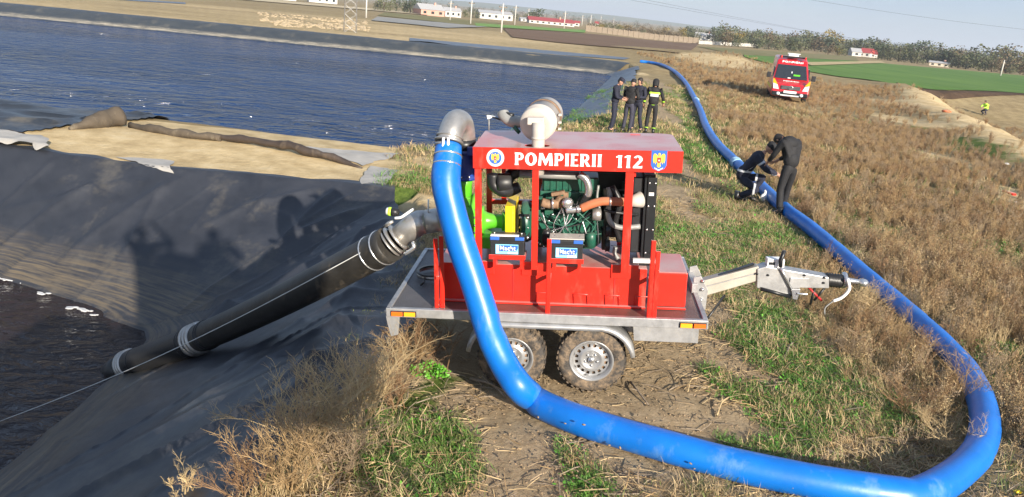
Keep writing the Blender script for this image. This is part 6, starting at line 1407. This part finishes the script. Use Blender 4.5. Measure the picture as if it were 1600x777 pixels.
def scatter(name, pts, meshes, scl, lab, cat, tilt=.12):
    pts = np.asarray(pts); n_ = len(pts)
    if n_ == 0: return
    me = bpy.data.meshes.new(name); me.vertices.add(n_); me.vertices.foreach_set('co', pts.astype(np.float32).ravel())
    rot = np.stack([nr.normal(0, tilt, n_), nr.normal(0, tilt, n_), nr.uniform(0, 6.28, n_)], -1)
    a = me.attributes.new('rot', 'FLOAT_VECTOR', 'POINT'); a.data.foreach_set('vector', rot.astype(np.float32).ravel())
    a = me.attributes.new('scl', 'FLOAT', 'POINT'); a.data.foreach_set('value', (np.asarray(scl)*nr.uniform(.7, 1.25, n_)).astype(np.float32))
    a = me.attributes.new('idx', 'INT', 'POINT'); a.data.foreach_set('value', nr.randint(0, len(meshes), n_).astype(np.int32))
    o = bpy.data.objects.new(name, me); COL.objects.link(o)
    src = bpy.data.collections.new(name+'_sources')
    for i, m_ in enumerate(meshes): s_ = bpy.data.objects.new('%s_%02d' % (name, i), m_); src.objects.link(s_)
    ng = bpy.data.node_groups.new(name, 'GeometryNodeTree'); ng.interface.new_socket('Geometry', in_out='INPUT', socket_type='NodeSocketGeometry'); ng.interface.new_socket('Geometry', in_out='OUTPUT', socket_type='NodeSocketGeometry')
    N_, L_ = ng.nodes, ng.links; gi = N_.new('NodeGroupInput'); go = N_.new('NodeGroupOutput'); ip = N_.new('GeometryNodeInstanceOnPoints'); ci = N_.new('GeometryNodeCollectionInfo')
    ci.inputs['Collection'].default_value = src; ci.inputs['Separate Children'].default_value = True; ci.inputs['Reset Children'].default_value = True; ip.inputs['Pick Instance'].default_value = True
    def na(nm, dt): q = N_.new('GeometryNodeInputNamedAttribute'); q.data_type = dt; q.inputs['Name'].default_value = nm; return q.outputs['Attribute']
    L_.new(gi.outputs[0], ip.inputs['Points']); L_.new(ci.outputs[0], ip.inputs['Instance']); L_.new(na('idx', 'INT'), ip.inputs['Instance Index']); L_.new(na('rot', 'FLOAT_VECTOR'), ip.inputs['Rotation']); L_.new(na('scl', 'FLOAT'), ip.inputs['Scale']); L_.new(ip.outputs[0], go.inputs[0])
    md = o.modifiers.new('scatter', 'NODES'); md.node_group = ng
    return tag(o, lab, cat, kind='stuff')
FXL = math.tan(R(35.5))
def sample(n_, x0, x1, y0, y1, dens, bias=1.0):
    x = nr.uniform(x0, x1, n_); y = y0+(y1-y0)*nr.uniform(0, 1, n_)**bias
    ok = (np.abs(x) < y*FXL+2.5) & (nr.uniform(0, 1, n_) < dens(x, y)); x, y = x[ok], y[ok]; return np.stack([x, y, hgt(x, y)], -1)
hpx = np.array([(v.x, v.y) for v in dense])
def hose_clear(x, y, d=.17):
    o = np.ones(x.shape, bool); sel = hpx[(hpx[:, 1] < 60)][::2]
    for i in range(0, len(x), 4000):
        sl = slice(i, i+4000); D = np.min(np.hypot(x[sl, None]-sel[None, :, 0], y[sl, None]-sel[None, :, 1]), 1); o[sl] = D > d
    return o
dxv, dyv = -math.sin(R(-14)), math.cos(R(-14))
def van_clear(x, y):
    u = (x-VX)*math.cos(R(-14))+(y-VY)*math.sin(R(-14)); v = -(x-VX)*math.sin(R(-14))+(y-VY)*math.cos(R(-14)); return ~((np.abs(u) < 1.05) & (v > -1.6) & (v < 6))
def trail_clear(x, y): return ~((x > -1.6) & (x < 2.1) & (y > 6.2) & (y < 9.2))
def dry_d(x, y):
    g, b_, s_ = masks(x, y); out = x-hx(y)
    d = np.where(y > 12.3, sstep(.1, .8, out), sstep(3.3, 4.2, x-.0*y)*sstep(5.6, 6.6, y))
    d = np.where((y <= 12.3) & (x > 5.0), 1, d)
    clump = np.clip(.12+2.6*(fbm(x*.55, y*.55, 131, 4)+.22), .03, 1)*np.where(x < hx(y), .5, 1)
    d = d*np.where((x > 27) & (y > 70+(x-33)*.62-.3), 0, 1)*np.where(y > 105-(x-28)*4.0, 0, 1)*np.where(y > 92, .4, 1)
    left = ((x < 2.6) & (x > 1.4) & (y > 9.5) & (y < 25))*.0
    rs = ridge_s(x, y); d = d*(1-.86*sstep(-2.6, -1.0, rs)*(1-sstep(4, 8, rs)*.6))
    return d*clump*(1-.8*np.clip(g*1.3, 0, 1))*(1-b_)*(1-.9*s_)*van_clear(x, y)
DW = [weed_mesh(i, M[['straw', 'strawp', 'straw3', 'straw2'][i % 4]], .42, 7, 9, .0026) for i in range(8)]
DWF = [weed_mesh(20+i, M[['straw', 'strawp', 'straw3', 'straw'][i % 4]], .44, 12, 12, .0036) for i in range(6)]
P1 = sample(16000, 2.8, 14, 5, 16, dry_d); P1 = P1[hose_clear(P1[:, 0], P1[:, 1]-.12, .27)]
scatter('dry_weeds', P1, DW, np.full(len(P1), .74), 'tall brown dry weeds close to the blue hose', 'weeds', .25)
P2 = sample(26000, 4, 26, 15, 34, dry_d); P2 = P2[hose_clear(P2[:, 0], P2[:, 1]-.2, .36)]
scatter('dry_weeds', P2, DWF, np.full(len(P2), .62), 'brown dry weeds covering the middle of the field', 'weeds', .25)
P3 = sample(34000, 6, 62, 32, 96, lambda x, y: dry_d(x, y)*np.where(y > 66, .35, 1), .8); P3 = P3[hose_clear(P3[:, 0], P3[:, 1], .3)]
DWG = [weed_mesh(40+i, M[['straw', 'strawp', 'straw3', 'straw'][i % 4]], .44, 14, 10, .0065, True, .7) for i in range(4)]
scatter('dry_weeds', P3, DWG, np.full(len(P3), .62), 'far dry weeds around and beyond the red van', 'weeds', .25)
# short dry and green grass
SG = [grass_mesh(i, M[['straw2', 'straw', 'grassd', 'straw2', 'grassd', 'strawp'][i % 6]], .11, 16, .0024, .10, .9) for i in range(8)]
def short_d(x, y):
    g, b_, s_ = masks(x, y); return np.clip(.15+1.6*(fbm(x*.9, y*.9, 141, 4)+.3), 0, 1)*(1-b_)*(1-.95*s_)*trail_clear(x, y)*(y > 3.3)*(pit_h(x, y) > .1)*(sdist(x, y, LAKE) > 1.8)*((x > -2.5) | (y > 16.5) | (y < 13))
P4 = sample(24000, -3, 9, 4, 17, short_d); P4 = P4[hose_clear(P4[:, 0], P4[:, 1])]
scatter('short_grass', P4, SG, np.full(len(P4), 1.0), 'short straw coloured grass on the bank around the trailer', 'grass', .2)
P5 = sample(16000, -3, 14, 16, 48, short_d); P5 = P5[hose_clear(P5[:, 0], P5[:, 1])]
SGF = [grass_mesh(50+i, M[['straw2', 'grassd', 'straw', 'grassd'][i % 4]], .16, 14, .007, .2, .9) for i in range(5)]
scatter('short_grass', P5, SGF, np.full(len(P5), 1.0), 'short grass on the bank strip beside the far hose', 'grass', .2)
GM = [leaf_mesh(i, M[['grass', 'leafy', 'grassd'][i % 3]], 34, .040) for i in range(3)]+[grass_mesh(70+i, M[['grass', 'grassd', 'grass'][i % 3]], .075, 26, .0032, .11, .9) for i in range(6)]
def green_d(x, y): g, b_, s_ = masks(x, y); return np.clip((g-.20)*2.2, 0, 1)*trail_clear(x, y)*(pit_h(x, y) > .1)*(y > 3.3)
P6 = sample(72000, -3, 9, 4, 14, green_d); P6 = P6[hose_clear(P6[:, 0], P6[:, 1])]
scatter('green_weeds', P6, GM, np.full(len(P6), .85), 'low fresh green weeds in patches on the soil', 'plants', .15)
P7 = sample(22000, -3, 16, 13, 46, green_d); P7 = P7[hose_clear(P7[:, 0], P7[:, 1])]
scatter('green_weeds', P7, GM, np.full(len(P7), 1.5), 'green weeds beside the hose further along the bank', 'plants', .15)
LT = [twig_litter(i, M[['straw2', 'straw', 'strawp', 'wood'][i % 4]], 9) for i in range(6)]
P8 = sample(7000, -2.4, 9, 4, 16, lambda x, y: (pit_h(x, y) > .25)*(.25+.75*(fbm(x, y, 151) > -.02))*(1-.85*masks(x, y)[1])); P8 = P8[hose_clear(P8[:, 0], P8[:, 1])]
scatter('dead_stems', P8, LT, np.full(len(P8), 1.0), 'dead stems and straw littering the ground', 'litter', .03)
CLD = [clod_mesh(i, M['soilm']) for i in range(3)]
P9 = sample(5000, -2.4, 6, 4, 14, lambda x, y: (masks(x, y)[1] > .3)*1.0*(pit_h(x, y) > .25)); scatter('soil_clods', P9, CLD, np.full(len(P9), 1.0), 'small clods of earth on the bare soil', 'soil', .3)

def shrub(px, py, h, n0, seed, mt_, lab, spread=.7, r0=.0088, depth=3, group=None, lean=(0, 0)):
    r_ = random.Random(seed); V_, F_ = [], []; base = on(px, py)
    def grow(p_, d, L_, r, k):
        segs = 3
        for s_ in range(segs):
            d2 = (d+Vector((r_.gauss(0, .20), r_.gauss(0, .20), r_.gauss(0, .12)))).normalized(); q = p_+d2*L_/segs; prism_twig(V_, F_, p_, q, r*(1-.2*s_), r*(.8-.2*s_)); p_, d = q, d2
            if k > 0:
                for _ in range(r_.choice([1, 2, 2])):
                    a = r_.uniform(0, 6.28); dd = (d2+Vector((math.cos(a), math.sin(a), r_.uniform(-.1, .5)))*.8).normalized(); grow(p_, dd, L_*r_.uniform(.35, .65), r*.55, k-1)
    for i in range(n0):
        a = r_.uniform(0, 6.28); d = Vector((math.cos(a)*spread*r_.random()+lean[0], math.sin(a)*spread*r_.random()+lean[1], 1)).normalized(); grow(Vector((math.cos(a), math.sin(a), 0))*r_.uniform(0, .12), d, h*r_.uniform(.55, 1.05), r0*r_.uniform(.7, 1.2), depth)
    t = empty('shrub', base, (0, 0, 0), lab, 'shrub', group); me = mk('branches', V_, F_, M[mt_]); o = bpy.data.objects.new('branches', me); COL.objects.link(o); o.parent = t; o['kind'] = 'stuff'; return t
shrub(470, 705, .55, 16, 1, 'straw2', 'pale dry branching shrub by the liner edge, left foreground', .9)
shrub(560, 670, .62, 18, 2, 'straw2', 'tallest pale dry shrub in the left foreground', .8)
shrub(445, 765, .46, 14, 3, 'straw', 'dry brown shrub at the bottom edge, left foreground', .8)
shrub(385, 775, .28, 8, 4, 'straw3', 'small reddish shrub at the very bottom left on the liner', .7)
shrub(520, 740, .44, 13, 5, 'strawp', 'grey dry shrub low in the left foreground between the pale shrubs', .8)
shrub(615, 640, .38, 9, 6, 'straw3', 'brown dry shrub below the left end of the trailer', 1.0)
shrub(655, 560, .34, 12, 7, 'straw3', 'dense brown dry shrub under the left corner of the trailer bed', 1.0)
shrub(630, 575, .32, 9, 10, 'straw', 'tangled straw shrub touching the trailer bracket', 1.0)
shrub(694, 590, .75, 1, 8, 'straw3', 'single upright brown twig in front of the trailer, left of the wheels', .05, .009, 2)
shrub(290, 777, .16, 6, 9, 'straw2', 'tiny dry plant on the liner at the bottom edge', .6)
shrub(1480, 700, .30, 10, 11, 'straw2', 'dry shrub inside the bend of the blue hose', 1.1, .005, 3, lean=(-.5, .2))
shrub(1500, 640, .45, 10, 12, 'straw', 'dry shrub leaning on the inner side of the hose bend', .8, .005)
shrub(1330, 560, .30, 10, 13, 'strawp', 'grey dry shrub in the middle of the hose loop', 1.2, .005)
shrub(1270, 490, .36, 9, 14, 'straw', 'dry shrub under the trailer coupling', 1.0, .005)
shrub(1340, 500, .40, 10, 15, 'straw2', 'pale dry shrub between the coupling and the blue hose', .9, .005)
shrub(1410, 560, .42, 10, 16, 'straw', 'brown dry shrub beside the inner side of the hose', .9, .005)
shrub(1420, 650, .28, 10, 17, 'straw3', 'low red brown shrub inside the hose loop', 1.3, .005)
gp_ = empty('green_weed', on(670, 590), (0, 0, 0), 'bright green leafy weed under the left end of the trailer', 'plant')
V_, F_ = leaf_cloud([((0, 0, .06), .14), ((.12, .03, .04), .1), ((-.1, .02, .05), .1)], 420, .017, 5, .55); o = bpy.data.objects.new('leaves', mk('leaves', V_, F_, M['leafy'])); COL.objects.link(o); o.parent = gp_
for i, (a, b_, r_, lab) in enumerate([((985, 597), (1014, 634), .012, 'dark bent stick lying on soil below the right wheel'), ((1282, 545), (1340, 605), .012, 'long dark stick in the green patch inside the loop'), ((1225, 562), (1243, 532), .016, 'short thick stick among the green weeds'), ((1120, 650), (1140, 620), .010, 'thin stick on the bare soil'), ((735, 592), (790, 620), .018, 'thick pale stick in front of the left wheel'), ((1160, 545), (1200, 552), .008, 'thin stick across the green weeds near the coupling'), ((1480, 655), (1395, 680), .014, 'pale bundle of dead stems inside the hose bend'), ((605, 745), (612, 777), .014, 'dark stick at the bottom edge right of the shrubs'), ((640, 652), (700, 668), .008, 'pale thin stick in the left foreground grass'), ((1090, 590), (1075, 612), .010, 'short dark stick right of the wheels')]):
    p0_, p1_ = G(*a, .02), G(*b_, .02); m1 = (p0_+p1_)/2+Vector((rng.uniform(-.03, .03), rng.uniform(-.03, .03), .03)); m_ = MB().tube(crom([p0_, m1, p1_], 4), [r_*(1-.05*k) for k in range(9)], 6)
    q = m1+Vector((rng.uniform(-.12, .12), rng.uniform(-.1, .1), .04)); m_.tube([m1, q], [r_*.5, r_*.25], 5); tag(m_.build('stick', M['wood' if i % 2 == 0 else 'straw2']), lab, 'stick')
tag(MB().tube([on(1470+0, 432) if False else on(1568, 300), on(1585, 306)], .05, 6).build('red_debris', M['red']), 'small red plastic scrap on the slope at the right edge', 'scrap')
for (px, py, mt_, lab, r_) in ((1478, 176, 'orange', 'small orange scrap in the low ground left of the lime vested worker', .25), (1588, 773, 'yellow', 'tiny yellow scrap at the bottom right corner', .035), (1572, 258, 'white', 'tiny white scrap on the low slope at the right', .10), (1586, 318, 'white', 'tiny white scrap by the red scrap at the right edge', .07)):
    v = on(px, py); m_ = MB(); m_.ball((0, 0, 0), (r_, r_*.7, r_*.35), n=7, m=5); m_.box((r_*.6, 0, r_*.1), (r_, r_*.6, r_*.2), rot=(.2, .3, .5)); tag(m_.build('scrap', M[mt_], loc=v+Vector((0, 0, r_*.2))), lab, 'scrap')

# ------------------------------------------------------------------ light haze over the plain
hm_ = bpy.data.materials.new('haze_air'); hm_.use_nodes = True; hn = hm_.node_tree.nodes; hn.remove(hn['Principled BSDF'])
pv = hn.new('ShaderNodeVolumePrincipled'); pv.inputs['Color'].default_value = (.78, .86, .97, 1); pv.inputs['Density'].default_value = .0003; pv.inputs['Anisotropy'].default_value = .1
hm_.node_tree.links.new(pv.outputs[0], hn['Material Output'].inputs['Volume'])
o = MB().b2((-9000, -4000, -14), (10000, 12500, 95)).build('haze', hm_); o['kind'] = 'stuff'; o['label'] = 'thin pale haze lying over the far plain'
